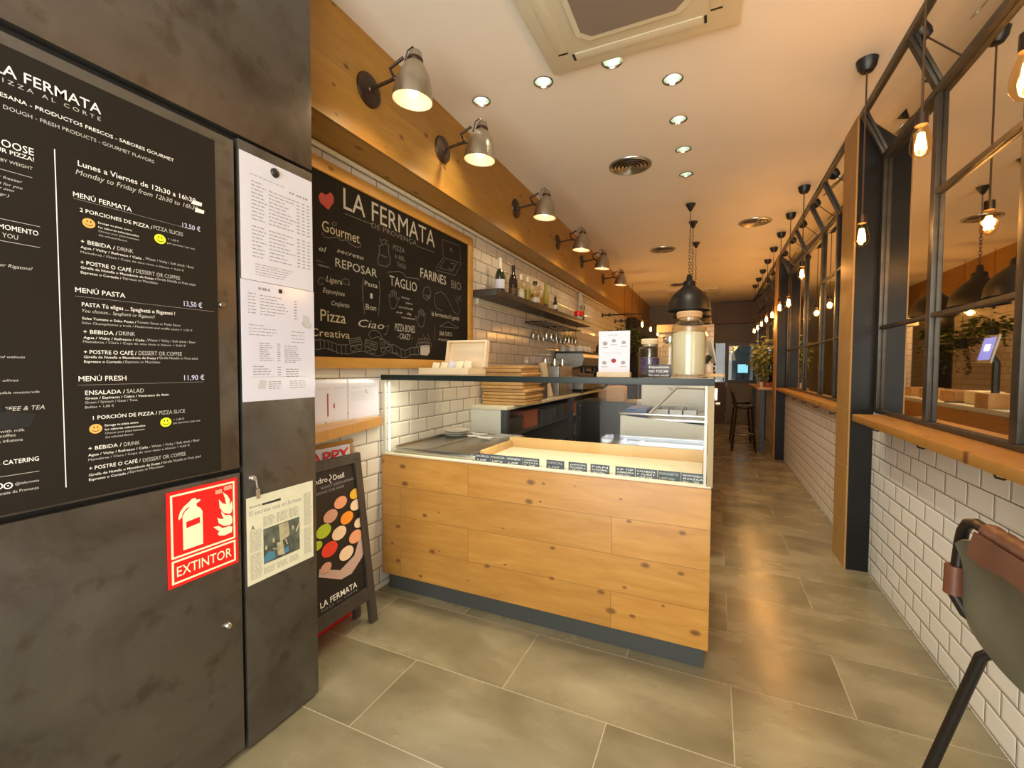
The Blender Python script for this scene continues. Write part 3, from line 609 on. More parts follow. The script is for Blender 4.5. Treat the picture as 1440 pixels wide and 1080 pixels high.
# ------------------------------------------------------------------ black steel cupboard on the left
XD = -1.47                    # door plane
t = thing('steel_cupboard', 'floor-to-ceiling blackened steel cupboard with doors at the left', 'cupboard', (-1.64, .2, 0))
MB().box(-1.82, XD-.022, -1.0, 1.298, 0.004, 2.995).build('body', 'blackmatte', t)
def door(y0, y1, z0, z1, lock=None):
    d = MB().box(XD-.02, XD+.012, y0, y1, z0, z1, .002).build('door', 'steelplate', t)
    if lock:
        MB().lathe([(.0001, .012), (.008, .012), (.010, .009), (.012, 0), (.012, -.002)], (XD+.012, lock[0], lock[1]), X_, 16).build('lock', 'chrome', d)
    return d
door(-.5, .982, 1.006, 2.094, (.93, 1.549))
door(-.5, .982, .03, .99, (.93, .489))
d3 = door(.996, 1.298, .012, 2.11, (1.026, .962))
k = MB().tube([(XD+.026, 1.03, .958), (XD+.028, 1.034, .925)], .003, 6).obox((XD+.027, 1.036, .905), (.003, .014, .034)); k.build('hanging_key', 'chrome', d3)
door(-.5, 1.298, 2.122, 2.99)
door(-1.0, -.51, .03, 2.99)
XP = XD + .0125               # things stuck on the doors
# menu panel
t = thing('menu_board', 'large dark menu board with white printed lettering on the upper left cupboard door', 'menu board', (XP, .1, 1.0))
MB().box(XP, XP+.003, -.36, .918, 1.012, 2.064).build('panel', 'menuface', t)
XT = XP + .0035
mp_ = MB(); BK = {}
def block(y, z): return 'heading' if z > 1.88 else 'left_column' if y < .54 else 'menu_intro' if z > 1.79 else 'first_menu' if z > 1.56 else 'second_menu' if z > 1.335 else 'third_menu'
def BB(y, z, st): return BK.setdefault(block(y, z) + ('_bold_lettering' if st == 'b' else '_fine_lettering'), MB())
for s, y0, y1, z, cap, st, col in MENU:
    (mp_ if col == 'p' else BB(y0, z, st)).text(s, (XT, y0, z), Y_, Z_, y1-y0, cap, st)
# left half of the board, mostly outside the picture
for s, y0, y1, z, cap, st in (('PIZZA CAPRESE', -.3, -.1, 1.8, .012, 'b'), ('PIZZA NAPOLI', -.3, -.12, 1.7, .012, 'b'), ('PASTA', -.3, -.2, 1.5, .012, 'b'), ('ENSALADA', -.3, -.16, 1.3, .012, 'b')):
    BB(y0, z, st).text(s, (XT, y0, z), Y_, Z_, y1-y0, cap, st)
def hline(mb, y0, z0, y1, z1, w=.0012): mb.quad((XT, y0, z0-w/2), (XT, y1, z1-w/2), (XT, y1, z1+w/2), (XT, y0, z0+w/2))
for y0, z0, y1, z1, w_ in MLINES:
    if abs(y0-y1) > .01: hline(BB(y0, z0-.005, 'n'), y0, z0, y1, z0, .0005 if y0 > .55 else .001)
MB().quad((XT, .5365, 1.049), (XT, .5385, 1.049), (XT, .5385, 1.87), (XT, .5365, 1.87)).build('divider_line', 'ink', t)
for nm_, mb in BK.items(): build_blocks(mb, nm_, 'ink' if 'bold' in nm_ else 'inkthin', t)
tag(mp_.build('corrected_prices', 'inkblue', t), 'bluish hand-corrected prices')
for y, z, r, col in SMILE:
    if col == 'w':
        m = MB(); m.lathe([(r*.7, 0), (r, 0)], (XT, y, z), X_, 20); m.ball((XT-.001, y, z), r*.42, 10, (.2, 1, .8)); m.build('icon', 'ink', t); continue
    f = MB(); f.quad(*[(XT, y+r*math.cos(a), z+r*.92*math.sin(a)) for a in [2*PI*i/24 for i in range(24)]])
    f = f.build('smiley_face', 'orange' if col == 'o' else 'yellow', t); e = MB()
    for s in (-1, 1): e.quad(*[(XT+.0004, y+s*r*.28+r*.09*math.cos(a), z+r*.3+r*.2*math.sin(a)) for a in [2*PI*i/10 for i in range(10)]])
    arc = [(y+r*.6*math.cos(a), z-.05*r+r*.5*math.sin(a)) for a in [PI+PI*i/8 for i in range(9)]]
    for (a0, b0), (a1, b1) in zip(arc, arc[1:]): e.quad((XT+.0004, a0, b0), (XT+.0004, a1, b1), (XT+.0004, a1, b1+r*.12), (XT+.0004, a0, b0+r*.12))
    e.build('eyes_and_smile', 'bronze', f)
sm_ = MB(); sm_.quad((XT, .43, 1.205), (XT, .478, 1.208), (XT, .49, 1.235), (XT, .455, 1.243), (XT, .43, 1.26), (XT, .36, 1.26), (XT, .36, 1.205))
tag(sm_.build('black_smear', 'black', t), 'black taped-over patch')
sm_ = MB(); sm_.quad((XT+.0004, .843, 1.8425), (XT+.0004, .874, 1.8435), (XT+.0004, .876, 1.8545), (XT+.0004, .85, 1.8555)); sm_.quad((XT+.0004, .854, 1.8215), (XT+.0004, .88, 1.8225), (XT+.0004, .882, 1.8335), (XT+.0004, .856, 1.8345)); build_blocks(sm_, 'correction_smudge', 'ink', t)

# EXTINTOR sign
XS = XP + .0005
t = thing('fire_extinguisher_sign', 'red EXTINTOR sign with cream extinguisher and flames on the lower cupboard door', 'sign', (XS, .86, .687))
y0, y1, z0, z1 = .757, .97, .687, .977
MB().box(XS, XS+.002, y0, y1, z0, z1).build('plate', 'signred', t)
XQ = XS + .0026
def SQ(u, v): return (XQ, y0 + u*(y1-y0), z0 + v*(z1-z0))
def ring(mb, u0, v0, u1, v1, w):
    wv = w*(y1-y0)/(z1-z0)
    for a in ((u0, v0, u1, v0+wv), (u0, v1-wv, u1, v1), (u0, v0+wv, u0+w, v1-wv), (u1-w, v0+wv, u1, v1-wv)):
        mb.quad(SQ(a[0], a[1]), SQ(a[2], a[1]), SQ(a[2], a[3]), SQ(a[0], a[3]))
g = MB(); ring(g, .045, .30, .955, .965, .028); ring(g, .045, .035, .955, .28, .028); g.build('border', 'signcream', t)
MB().text('EXTINTOR', SQ(.11, .105), Y_, Z_, .78*(y1-y0), .105*(z1-z0), 'b').build('lettering', 'signcream', t)
g = MB()
g.quad(*[SQ(u, v) for u, v in ((.20, .36), (.47, .36), (.47, .72), (.44, .76), (.39, .79), (.39, .82), (.44, .835), (.44, .855), (.385, .86), (.38, .88), (.33, .88), (.30, .86), (.22, .82), (.17, .775), (.145, .72), (.15, .69), (.19, .71), (.20, .75), (.25, .79), (.29, .80), (.29, .79), (.23, .76), (.20, .72))])
g.build('extinguisher_symbol', 'signcream', t)
MB().quad(*[(XQ+.0004, q[1], q[2]) for q in (SQ(.245, .585), SQ(.43, .6), SQ(.43, .665), SQ(.245, .65))]).build('symbol_band', 'signred', t)
g = MB()
for fl in (((.86, .60), (.78, .63), (.72, .70), (.71, .80), (.76, .745), (.82, .72), (.80, .80), (.77, .87), (.84, .82), (.88, .76), (.87, .70), (.91, .74), (.92, .66), (.90, .61)),
           ((.88, .47), (.78, .48), (.70, .53), (.68, .60), (.73, .57), (.78, .565), (.75, .61), (.74, .66), (.80, .60), (.88, .585), (.91, .55), (.91, .49)),
           ((.90, .38), (.78, .37), (.70, .39), (.68, .42), (.71, .435), (.65, .48), (.62, .505), (.70, .50), (.76, .46), (.86, .46), (.91, .44))):
    g.quad(*[SQ(u, v) for u, v in fl])
g.build('flames_symbol', 'signcream', t)
g = MB()
for k in range(4): g.quad(SQ(.66, .90-k*.012), SQ(.76, .90-k*.012), SQ(.76, .905-k*.012), SQ(.66, .905-k*.012)); g.quad(SQ(.79, .92-k*.012), SQ(.91, .92-k*.012), SQ(.91, .925-k*.012), SQ(.79, .925-k*.012))
build_blocks(g, 'fine_print', 'signcream', t)

# papers on the narrow door
def rows(mb, x, y0, y1, z, h, n=1, gap=.5, rnd=None):
    """dashes of unreadable print: broken words on one line"""
    y = y0
    while y < y1:
        wl = random.uniform(.008, .022); mb.quad((x, y, z), (x, min(y+wl, y1), z), (x, min(y+wl, y1), z+h), (x, y, z+h)); y += wl + .0035
t = thing('price_list', 'white price list of small grey print held by a round black magnet', 'paper', (XP, 1.145, 1.647))
MB().box(XP, XP+.0012, 1.0, 1.294, 1.648, 2.075).build('sheet', 'paper', t)
g = MB(); x = XP+.0016; random.seed(3)
rows(g, x, 1.035, 1.17, 2.008, .0025)
for k in range(20):
    z = 1.985 - k*.0128 - (.012 if k > 10 else 0)
    rows(g, x, 1.04, 1.04+random.uniform(.035, .06), z, .0035); 
    if k > 0: rows(g, x, 1.105, 1.105+random.uniform(.06, .12), z, .0035)
    if k > 0:
        for yy in (1.222, 1.245, 1.268): g.quad((x, yy, z), (x, yy+.013, z), (x, yy+.013, z+.004), (x, yy, z+.004))
for k in range(5): rows(g, x, 1.05, 1.2-.01*k, 1.705-k*.009, .0025)
for yy in (1.19, 1.222, 1.25): rows(g, x, yy, yy+.022, 1.995, .007)
build_blocks(g, 'print', 'greyink', t)
tag(MB().lathe([(.0001, .009), (.012, .009), (.0155, .006), (.0165, 0)], (XP+.0012, 1.131, 2.047), X_, 20).build('magnet', 'black'), 'round black magnet holding up the white price list', 'magnet')
t = thing('laminated_menu', 'laminated white menu sheet hung below the price list', 'paper', (XP, 1.145, 1.228))
MB().box(XP, XP+.0015, .996, 1.297, 1.228, 1.646).build('sheet', 'laminate', t)
g = MB(); x = XP+.0019
for k in range(7): rows(g, x, 1.02, 1.05, 1.60-k*.011, .003); rows(g, x, 1.065, 1.065+random.uniform(.06, .12), 1.598-k*.011, .003); g.quad((x, 1.205, 1.595-k*.011), (x, 1.216, 1.595-k*.011), (x, 1.216, 1.599-k*.011), (x, 1.205, 1.599-k*.011))
rows(g, x, 1.06, 1.105, 1.618, .009)
for k in range(4): rows(g, x, 1.022, 1.022+random.uniform(.06, .12), 1.492-k*.011, .0025); rows(g, x, 1.19, 1.25, 1.48-k*.013, .0025)
for k in range(9):
    rows(g, x, 1.06, 1.06+random.uniform(.03, .06), 1.43-k*.0075, .0028); rows(g, x, 1.16, 1.16+random.uniform(.05, .075), 1.425-k*.0075, .0028); g.quad((x, 1.13, 1.43-k*.0075), (x, 1.143, 1.43-k*.0075), (x, 1.143, 1.433-k*.0075), (x, 1.13, 1.433-k*.0075))
for k in range(4): rows(g, x, 1.035, 1.035+random.uniform(.03, .08), 1.348-k*.009, .0028); g.quad((x, 1.13, 1.345-k*.009), (x, 1.145, 1.345-k*.009), (x, 1.145, 1.348-k*.009), (x, 1.13, 1.348-k*.009)); rows(g, x, 1.165, 1.22, 1.338-k*.009, .003)
g.quad((x, 1.025, 1.312), (x, 1.27, 1.312), (x, 1.27, 1.3128), (x, 1.025, 1.3128))
for k in range(4): rows(g, x, 1.093, 1.145, 1.293-k*.008, .0028); rows(g, x, 1.18, 1.25, 1.293-k*.008, .0028)
build_blocks(g, 'print', 'greyink', t)
g = MB(); g.quad((x, 1.05, 1.272), (x, 1.08, 1.268), (x, 1.085, 1.3), (x, 1.06, 1.303)); g.quad((x, 1.24, 1.51), (x, 1.28, 1.50), (x, 1.275, 1.545), (x, 1.245, 1.55)); build_blocks(g, 'drawings', 'paleink', t)
g = MB()
for pts in (((1.237, 1.52), (1.25, 1.505), (1.272, 1.5), (1.285, 1.52)),): g.tube([(x, a, b) for a, b in pts], .001, 4)
g.build('pencil_line', 'greyink', t)
tag(MB().obox((XP+.004, 1.145, 1.625), (.004, .012, .014), None, .001).build('clip', 'bronze'), 'small brown clip at the top of the laminated menu sheet', 'clip')
# newspaper clipping
t = thing('newspaper_clipping', 'yellowed newspaper page with a photo of seated people on the narrow cupboard door', 'newspaper page', (XP, 1.14, .585))
MB().box(XP, XP+.001, 1.002, 1.28, .586, .894).build('sheet', 'news', t)
x = XP+.0014; g = MB()
MB().text('El secreto está en la masa', (x, 1.012, .829), Y_, Z_, .213, .0165, 'n').build('headline', 'greyink', t)
g = MB(); g.text('Avenida Provença 300', (x, 1.012, .857), Y_, Z_, .12, .006, 'b'); g.text('A', (x, 1.017, .777), Y_, Z_, .014, .018); g.quad((x, 1.06, .855), (x, 1.135, .853), (x, 1.135, .862), (x, 1.06, .862)); build_blocks(g, 'heavy_print', 'darkink', t)
g = MB()
def col(y0, y1, z1, z0):
    z = z1
    while z > z0: rows(g, x, y0, y1-random.uniform(0, .006), z, .0018); z -= .0042
col(1.012, 1.057, .772, .70); col(1.012, 1.057, .69, .6); col(1.063, 1.11, .81, .775); col(1.116, 1.163, .81, .775); col(1.169, 1.213, .81, .775); col(1.236, 1.272, .85, .72); col(1.236, 1.272, .712, .61); col(1.063, 1.11, .625, .6); col(1.116, 1.163, .625, .6); col(1.169, 1.213, .625, .6)
build_blocks(g, 'columns_of_print', 'newsink', t)
ph = MB().quad((x, 1.063, .64), (x, 1.215, .64), (x, 1.215, .768), (x, 1.063, .768)).build('photograph', 'newsphoto', t)
g = MB(); x2 = x + .0004
g.quad((x2, 1.12, .652), (x2, 1.15, .645), (x2, 1.14, .70), (x2, 1.115, .70)); g.quad((x2, 1.13, .70), (x2, 1.17, .71), (x2, 1.165, .765), (x2, 1.125, .765))
for a, b in ((1.073, .698), (1.103, .715), (1.15, .722), (1.185, .735), (1.158, .745)): g.quad(*[(x2+.0002, a+.005*math.cos(q), b+.009*math.sin(q)) for q in [2*PI*i/10 for i in range(10)]])
for p in (((1.10, .685), (1.13, .67)), ((1.153, .70), (1.16, .68)), ((1.2, .715), (1.213, .74))): g.tube([(x2, *p[0]), (x2, *p[1])], .0022, 5)
build_blocks(g, 'pale_shapes', 'newstan', ph)
g = MB(); g.quad((x2+.0003, 1.066, .645), (x2+.0003, 1.11, .648), (x2+.0003, 1.105, .672), (x2+.0003, 1.08, .68), (x2+.0003, 1.066, .667)); g.quad((x2+.0003, 1.148, .647), (x2+.0003, 1.167, .65), (x2+.0003, 1.165, .672), (x2+.0003, 1.15, .668)); g.build('blue_jeans', 'newsblue', ph)

# ------------------------------------------------------------------ chalkboard on the left wall
XK = XL + .018
t = thing('chalkboard', 'big pine-framed chalkboard covered in chalk lettering and a chalk train', 'chalkboard', (XL, 2.2, 1.34))
MB().box(XL+.002, XK, 1.30, 3.125, 1.40, 2.325).build('board', 'chalk', t)
f = MB().box(XL+.002, XL+.03, 1.30, 3.19, 2.325, 2.39, .003).box(XL+.002, XL+.03, 1.30, 3.19, 1.34, 1.40, .003).box(XL+.002, XL+.0295, 3.13, 3.195, 1.40, 2.325, .003)
f.build('frame', 'frame_pine', t)
XT = XK + .0008
for s, y0, y1, z, cap, st, col in CHALK:
    m = 'chalkcream' if col == 'k' else 'chalkgrey' if (st == 'n' and s != 'TAGLIO') else 'chalkwhite'
    build_blocks(MB().text(s, (XT, y0, z), Y_, Z_, y1-y0, cap, 'o' if st == 'b' else st), 'chalk_lettering', m, t)
CL = []
for pts in STROKES:      # strokes that touch belong to one drawing
    bb = [min(p[0] for p in pts)-.012, max(p[0] for p in pts)+.012, min(p[1] for p in pts)-.012, max(p[1] for p in pts)+.012]; new = [bb, [pts]]
    for c in CL[:]:
        q = c[0]
        if q[0] < bb[1] and bb[0] < q[1] and q[2] < bb[3] and bb[2] < q[3]:
            bb[:] = [min(bb[0], q[0]), max(bb[1], q[1]), min(bb[2], q[2]), max(bb[3], q[3])]; new[1] += c[1]; CL.remove(c)
    CL.append(new)
for bb, ss in CL:
    g = MB()
    for pts in ss:
        for a, b in zip(pts, pts[1:]):
            d = V((0, b[0]-a[0], b[1]-a[1]))
            if d.length < 1e-5: continue
            n = V((0, -d.z, d.y)).normalized() * .0016
            g.quad(*[(XT, *(V((0, *p)) + q)[1:]) for p, q in ((a, -n), (b, -n), (b, n), (a, n))])
    build_blocks(g, 'chalk_drawing', 'chalkgrey', t)
tag(MB().quad(*[(XT, a, b) for a, b in HEART]).build('heart', 'red', t), 'red chalk heart')
b_ = MB().quad(*[(XT, a, b) for a, b in BADGE]).build('badge_sticker', 'chalkwhite', t)
g = MB(); cy = sum(p[0] for p in BADGE)/len(BADGE); cz = sum(p[1] for p in BADGE)/len(BADGE)
g.tube([(XT+.001, cy+.022*math.cos(a), cz+.03*math.sin(a)) for a in [2*PI*i/12 for i in range(12)]], .0015, 4, True); g.tube([(XT+.001, cy-.01, cz-.02), (XT+.001, cy+.012, cz+.02)], .0015, 4)
g.build('badge_print', 'greyink', b_)

# ------------------------------------------------------------------ wedge shelf, wall papers
t = MB().prism([(1.302, XL+.001), (2.095, XL+.001), (2.095, -1.80), (1.47, -1.626), (1.302, -1.58)], (0, 0, 1.003), Y_, X_, -.05).build('wall_shelf', 'bar_top')
tag(t, 'wedge-shaped pine shelf on the tiled wall below the chalkboard', 'shelf')
for nm, lab, y0, y1, z0, z1 in (('wall_notice', 'white notice with a red bar taped on the tiles above the pine shelf, left one', 1.50, 1.842, 1.062, 1.282), ('wall_notice', 'white notice with a grey table taped on the tiles beside the display counter', 1.85, 2.092, 1.062, 1.282)):
    t = thing(nm, lab, 'notice', (XL, y0, z0), 'paper notices above the wedge shelf'); MB().box(XL+.001, XL+.003, y0, y1, z0, z1).build('sheet', 'laminate', t)
    x = XL + .0036; g = MB()
    rows(g, x, y0+.14 if y0 < 1.6 else y0+.03, y0+.22 if y0 < 1.6 else y0+.1, z1-.05, .005); rows(g, x, y0+.25 if y0 < 1.6 else y0+.13, y1-.02, z1-.048, .005)
    if y0 < 1.6:
        build_blocks(g, 'print', 'paleink', t); MB().quad((x, 1.703, 1.09), (x, 1.712, 1.09), (x, 1.712, 1.21), (x, 1.703, 1.21)).quad((x, 1.745, 1.13), (x, 1.754, 1.13), (x, 1.754, 1.155), (x, 1.745, 1.155)).build('red_print', 'red', t)
    else:
        for k in range(6): rows(g, x, y0+.02, y1-.03, z1-.075-k*.009, .003)
        build_blocks(g, 'print', 'paleink', t); MB().quad((x, 1.985, 1.2), (x, 1.99, 1.2), (x, 1.99, 1.22), (x, 1.985, 1.22)).quad((x, 1.995, 1.197), (x, 2.0, 1.197), (x, 2.0, 1.205), (x, 1.995, 1.205)).build('dark_print', 'darkink', t)

# ------------------------------------------------------------------ leaning framed board behind the A-board
t = thing('framed_sign', 'wood-framed white sign with red letters leaning on the tiles behind the A-board', 'sign', (-1.79, 1.64, 0))
def lean(a, b, z, xb=-1.772, xt=-1.815, h=.96): return (xb + (xt-xb)*z/h, a, z)
f = MB()
for y in (1.41, 1.855): f.tube([lean(y, 0, .001), lean(y, 0, .955)], .012, 4)
for z in (.94,): f.tube([lean(1.40, 0, z), lean(1.865, 0, z)], .012, 4)
f.build('frame', 'frame_pine', t)
f = MB(); f.prism([(1.42, .52), (1.845, .52), (1.845, .93), (1.42, .93)], (-1.772, 0, 0), Y_, V((-.0448, 0, 1)), -.004); f.build('white_panel', 'paper', t)
f = MB(); f.prism([(1.42, .002), (1.845, .002), (1.845, .51), (1.42, .51)], (-1.772, 0, 0), Y_, V((-.0448, 0, 1)), -.004); f.build('red_panel', 'signred', t)
MB().text('HAPPY', (-1.7655-.0448*.85, 1.5, .852), Y_, V((-.0448, 0, 1)), .33, .062, 'b').build('lettering', 'signred', t)

# A-board
t = thing('a_board', 'dark-stained wooden A-board with a black poster of ice cream tubs', 'sign board', (-1.66, 1.54, 0))
YA0, YA1 = 1.315, 1.825
def fx(z): return -1.608 - .128*z
f = MB()
for y in (YA0+.022, YA1-.022): f._faces([V((fx(z)+dx, y+dy, z)) for z in (0.001, .885) for dx, dy in ((-.025, -.022), (0, -.022), (0, .022), (-.025, .022))], [(0, 1, 2, 3), (7, 6, 5, 4), (0, 4, 5, 1), (1, 5, 6, 2), (2, 6, 7, 3), (3, 7, 4, 0)])
for z0, z1 in ((.845, .89), (.13, .19)): f._faces([V((fx(z)+dx, y, z)) for z in (z0, z1) for dx, y in ((-.025, YA0), (.001, YA0), (.001, YA1), (-.025, YA1))], [(0, 1, 2, 3), (7, 6, 5, 4), (0, 4, 5, 1), (1, 5, 6, 2), (2, 6, 7, 3), (3, 7, 4, 0)])
f.build('front_frame', 'aboardwood', t)
f = MB()
for y in (YA0+.022, YA1-.03):
    f._faces([V((-1.728 + dx, y+dy, z)) for z in (0.001, .87) for dx, dy in ((-.012, -.02), (.012, -.02), (.012, .02), (-.012, .02))], [(0, 1, 2, 3), (7, 6, 5, 4), (0, 4, 5, 1), (1, 5, 6, 2), (2, 6, 7, 3), (3, 7, 4, 0)])
f.build('rear_legs', 'aboardwood', t)
up = V((-.128, 0, 1))
def AP(y, z, d=0): return V((fx(z) - .012 + d, y, z))
MB()._faces([AP(YA0+.04, .185), AP(YA1-.04, .185), AP(YA1-.04, .85), AP(YA0+.04, .85)], [(0, 1, 2, 3)]).build('poster', 'posterdark', t)
po = t.children[-1]
g = MB(); g.text('Sandro', AP(1.485, .786, .002), Y_, up, .115, .026, 'b'); g.text('Desil', AP(1.637, .784, .002), Y_, up, .07, .026, 'b')
g.tube([AP(1.618, .775, .003), AP(1.608, .79, .003), AP(1.626, .80, .003), AP(1.616, .815, .003)], .003, 5)
build_blocks(g, 'brand_lettering', 'ink', po); MB().text('LA FERMATA', AP(1.483, .222, .002), Y_, up, .233, .028, 'b').build('name_lettering', 'ink', po)
g = MB(); g.text('HELADOS Y SORBETES ARTESANOS', AP(1.555, .757, .002), Y_, up, .215, .012); g.text('HECHOS CON AMOR', AP(1.52, .735, .002), Y_, up, .18, .012); build_blocks(g, 'small_print', 'greyink', po)
MB().text('P I Z Z A   A L   C O R T E', AP(1.485, .203, .002), Y_, up, .23, .009).build('motto_lettering', 'greyink', po)
g = MB(); g._faces([AP(y, z, .0015) for y, z in ((1.49, .365), (1.62, .30), (1.69, .30), (1.77, .35), (1.81, .41), (1.812, .49), (1.77, .46), (1.72, .38), (1.62, .345), (1.5, .40))], [tuple(range(10))]); g.build('poster_tray', 'skin', po)
tubs = {}
for y, z, r, m in ((1.767, .684, .038, 'posteryellow'), (1.666, .666, .043, 'roast1'), (1.765, .627, .04, 'roast2'), (1.595, .618, .045, 'roast3'), (1.696, .58, .044, 'posterorange'), (1.775, .531, .036, 'roast2'), (1.545, .561, .046, 'postergreen'), (1.637, .522, .047, 'roast2'), (1.74, .47, .046, 'roast1'), (1.569, .467, .05, 'posterred'), (1.669, .411, .048, 'roast2'), (1.5, .507, .03, 'postergreen'), (1.537, .391, .034, 'roast3')):
    tubs.setdefault(m, MB())._faces([AP(y+r*math.cos(a), z+r*.68*math.sin(a)+.08*r*math.cos(a), .003) for a in [2*PI*i/18 for i in range(18)]], [tuple(range(18))])
for m, g in tubs.items(): build_blocks(g, 'poster_tub_picture', m, po)

# ------------------------------------------------------------------ wall lamps on the bulkhead
SN = ['nearest the camera', 'second from the camera', 'third from the camera', 'fourth from the camera', 'fifth from the camera', 'farthest from the camera']
root = thing('wall_lamp', 'nickel bell-shade wall lamp on the wooden bulkhead, ' + SN[0], 'wall lamp', (0, 0, 0), 'bell-shade wall lamps along the bulkhead')
MB().lathe([(.0001, .03), (.018, .028), (.022, .02), (.06, .016), (.078, .010), (.082, 0), (.082, -.001)], (0, 0, 0), X_, 28).build('wall_plate', 'bronze', root)
MB().tube([(.02, 0, 0), (.14, 0, .012), (.165, 0, .015)], .0085, 8).tube([(.165, 0, .015), (.135, 0, .07), (.215, 0, .10)], .0085, 6).tube([(.165, 0, .015), (.215, 0, -.01)], .0085, 6).ball((.165, 0, .015), .013, 8).build('bracket_arm', 'bronze', root)
R = Matrix.Rotation(math.radians(7), 3, 'Y')
ax = V((.09, 0, 1)).normalized(); so = V((.268, 0, -.115))
MB().lathe([(.094, .0), (.093, .03), (.085, .075), (.07, .12), (.05, .155), (.034, .175), (.033, .205), (.026, .222), (.0001, .228)], so, ax, 30).build('shade', 'nickel', root)
sh = root.children[-1]
MB().lathe([(.094, .0), (.0915, .003), (.0895, .03), (.081, .075), (.066, .118), (.046, .152), (.0001, .16)], so, ax, 30).build('shade_lining', 'shadein', sh)
MB().lathe([(.036, .17), (.038, .178), (.038, .186), (.035, .192)], so, ax, 24).build('collar', 'bronze', sh)
MB().tube([so+ax*.225, so+ax*.25+V((-.02, 0, 0)), so+ax*.24+V((-.05, 0, 0)), so+ax*.18+V((-.062, 0, 0))], .004, 6).build('cable_loop', 'black', root)
MB().ball(so+ax*.05, .03, 14, (1, 1, 1.15)).build('bulb', 'lampglow', root)
for i, y in enumerate((1.775, 2.44, 3.588, 4.729, 5.715, 6.94)):
    loc = (XB+.001, y, 2.731)
    if i == 0: root.location = loc
    else: dup(root, loc, None, 'nickel bell-shade wall lamp on the wooden bulkhead, ' + SN[i])
    l = light('wall_lamp_light', 'SPOT', V(loc)+so+ax*.004, 7, (1, .72, .4), (0, math.radians(5), 0), spot_size=math.radians(150), spot_blend=.6, shadow_soft_size=.03)

# ------------------------------------------------------------------ ceiling fittings
cutters = []
DL = [(-1.345, 2.49, 'leftmost of the front row, beside the bulkhead'), (-.93, 2.472, 'second in the front row from the bulkhead'), (-.531, 2.462, 'at the edge of the cassette air conditioner'), (-.246, 2.749, 'nearest in the row running to the back'), (-.247, 3.204, 'second in the row running to the back'), (-.242, 3.65, 'third in the row running to the back'), (-.247, 4.122, 'fourth in the row running to the back, nearest the black pendants')]
cb = MB()
for x, y, s in DL: cb.lathe([(.0001, -.05), (.05, -.05), (.05, .095), (.0001, .095)], (x, y, ZC), Z_, 28)
co = cb.build('cut', 'paint', None, ab=False); ce = bpy.data.objects['ceiling']
md = ce.modifiers.new('b', 'BOOLEAN'); md.object = co; md.operation = 'DIFFERENCE'; md.solver = 'EXACT'
dg = bpy.context.evaluated_depsgraph_get(); nm = bpy.data.meshes.new_from_object(ce.evaluated_get(dg))
ce.modifiers.clear(); ce.data = nm; nm.polygons.foreach_set('use_smooth', [False]*len(nm.polygons)); bpy.data.objects.remove(co)
root = thing('downlight', '', 'downlight', (0, 0, 0), 'recessed ceiling downlights')
MB().lathe([(.057, -.0005), (.057, -.004), (.05, -.005), (.047, 0), (.046, .003)], (0, 0, 0), Z_, 28).build('trim_ring', 'chrome', root)
MB().lathe([(.0465, .002), (.045, .05), (.034, .085), (.0001, .09)], (0, 0, 0), Z_, 28).build('reflector_cup', 'reflector', root)
MB().lathe([(.0001, .06), (.02, .062), (.024, .07), (.024, .085)], (0, 0, 0), Z_, 20).build('lamp', 'downglow', root)
for i, (x, y, s) in enumerate(DL):
    lb = 'small round recessed downlight, ' + s
    if i == 0: root.location = (x, y, ZC); root['label'] = lb
    else: dup(root, (x, y, ZC), None, lb)
    light('downlight_light', 'SPOT', (x, y, ZC+.012), 26, (1, .86, .64), (0, 0, 0), spot_size=math.radians(95), spot_blend=.7, shadow_soft_size=.025)

def cassette(x0, x1, y0, y1, label):
    t = thing('cassette_air_conditioner', label, 'air conditioner', ((x0+x1)/2, (y0+y1)/2, ZC-.04), 'ceiling cassette air conditioners')
    MB().box(x0, x1, y0, y1, ZC-.035, ZC-.001, .012).build('panel', 'cream', t)
    f = MB(); i = .2
    p = [(x0+i, y0+i+.05), (x0+i+.05, y0+i), (x1-i-.05, y0+i), (x1-i, y0+i+.05), (x1-i, y1-i-.05), (x1-i-.05, y1-i), (x0+i+.05, y1-i), (x0+i, y1-i-.05)]
    f.prism(p, (0, 0, ZC-.046), X_, Y_, .012); f.build('intake_frame', 'cream', t)
    cx, cy = (x0+x1)/2, (y0+y1)/2
    MB().prism([(cx+(a-cx)*.9, cy+(b-cy)*.9) for a, b in p], (0, 0, ZC-.0475), X_, Y_, .006).build('intake_grille', 'acgrey', t)
    w_ = (x1-x0)*.33
    for a, b, sx, sy in ((cx, y1-.1, w_, .028), (cx, y0+.1, w_, .028), (x0+.1, cy, .028, w_), (x1-.1, cy, .028, w_)):
        MB().obox((a, b, ZC-.037), (sx*2, sy*2, .006), None, .002).build('louvre_flap', 'cream', t)
        g = MB()
        for s in (-1, 1):
            if sx > sy: g.obox((a+s*(sx+.01), b, ZC-.0355), (.012, .05, .002))
            else: g.obox((a, b+s*(sy+.01), ZC-.0355), (.05, .012, .002))
        g.build('louvre_gap', 'blackmatte', t)
cassette(-.84, .08, 1.48, 2.40, 'large cream cassette air conditioner in the ceiling near the camera')
cassette(-.95, .05, 10.0, 10.9, 'far cream cassette air conditioner near the back wall')
root = thing('air_vent', 'round grey ceiling air vent nearest the camera, beside the downlight row', 'air vent', (0, 0, 0), 'round ceiling air vents')
MB().lathe([(.17, -.0005), (.168, -.008), (.15, -.014), (.142, -.008), (.142, -.003)], (0, 0, 0), Z_, 40).build('rim', 'steel', root)
for r in (.032, .062, .092, .122): MB().lathe([(r-.011, -.005), (r+.006, -.016), (r+.008, -.0145), (r-.008, -.0035)], (0, 0, 0), Z_, 36).build('louvre_ring', 'steel', root)
MB().ball((0, 0, -.012), .013, 10, (1, 1, .6)).build('hub', 'steel', root)
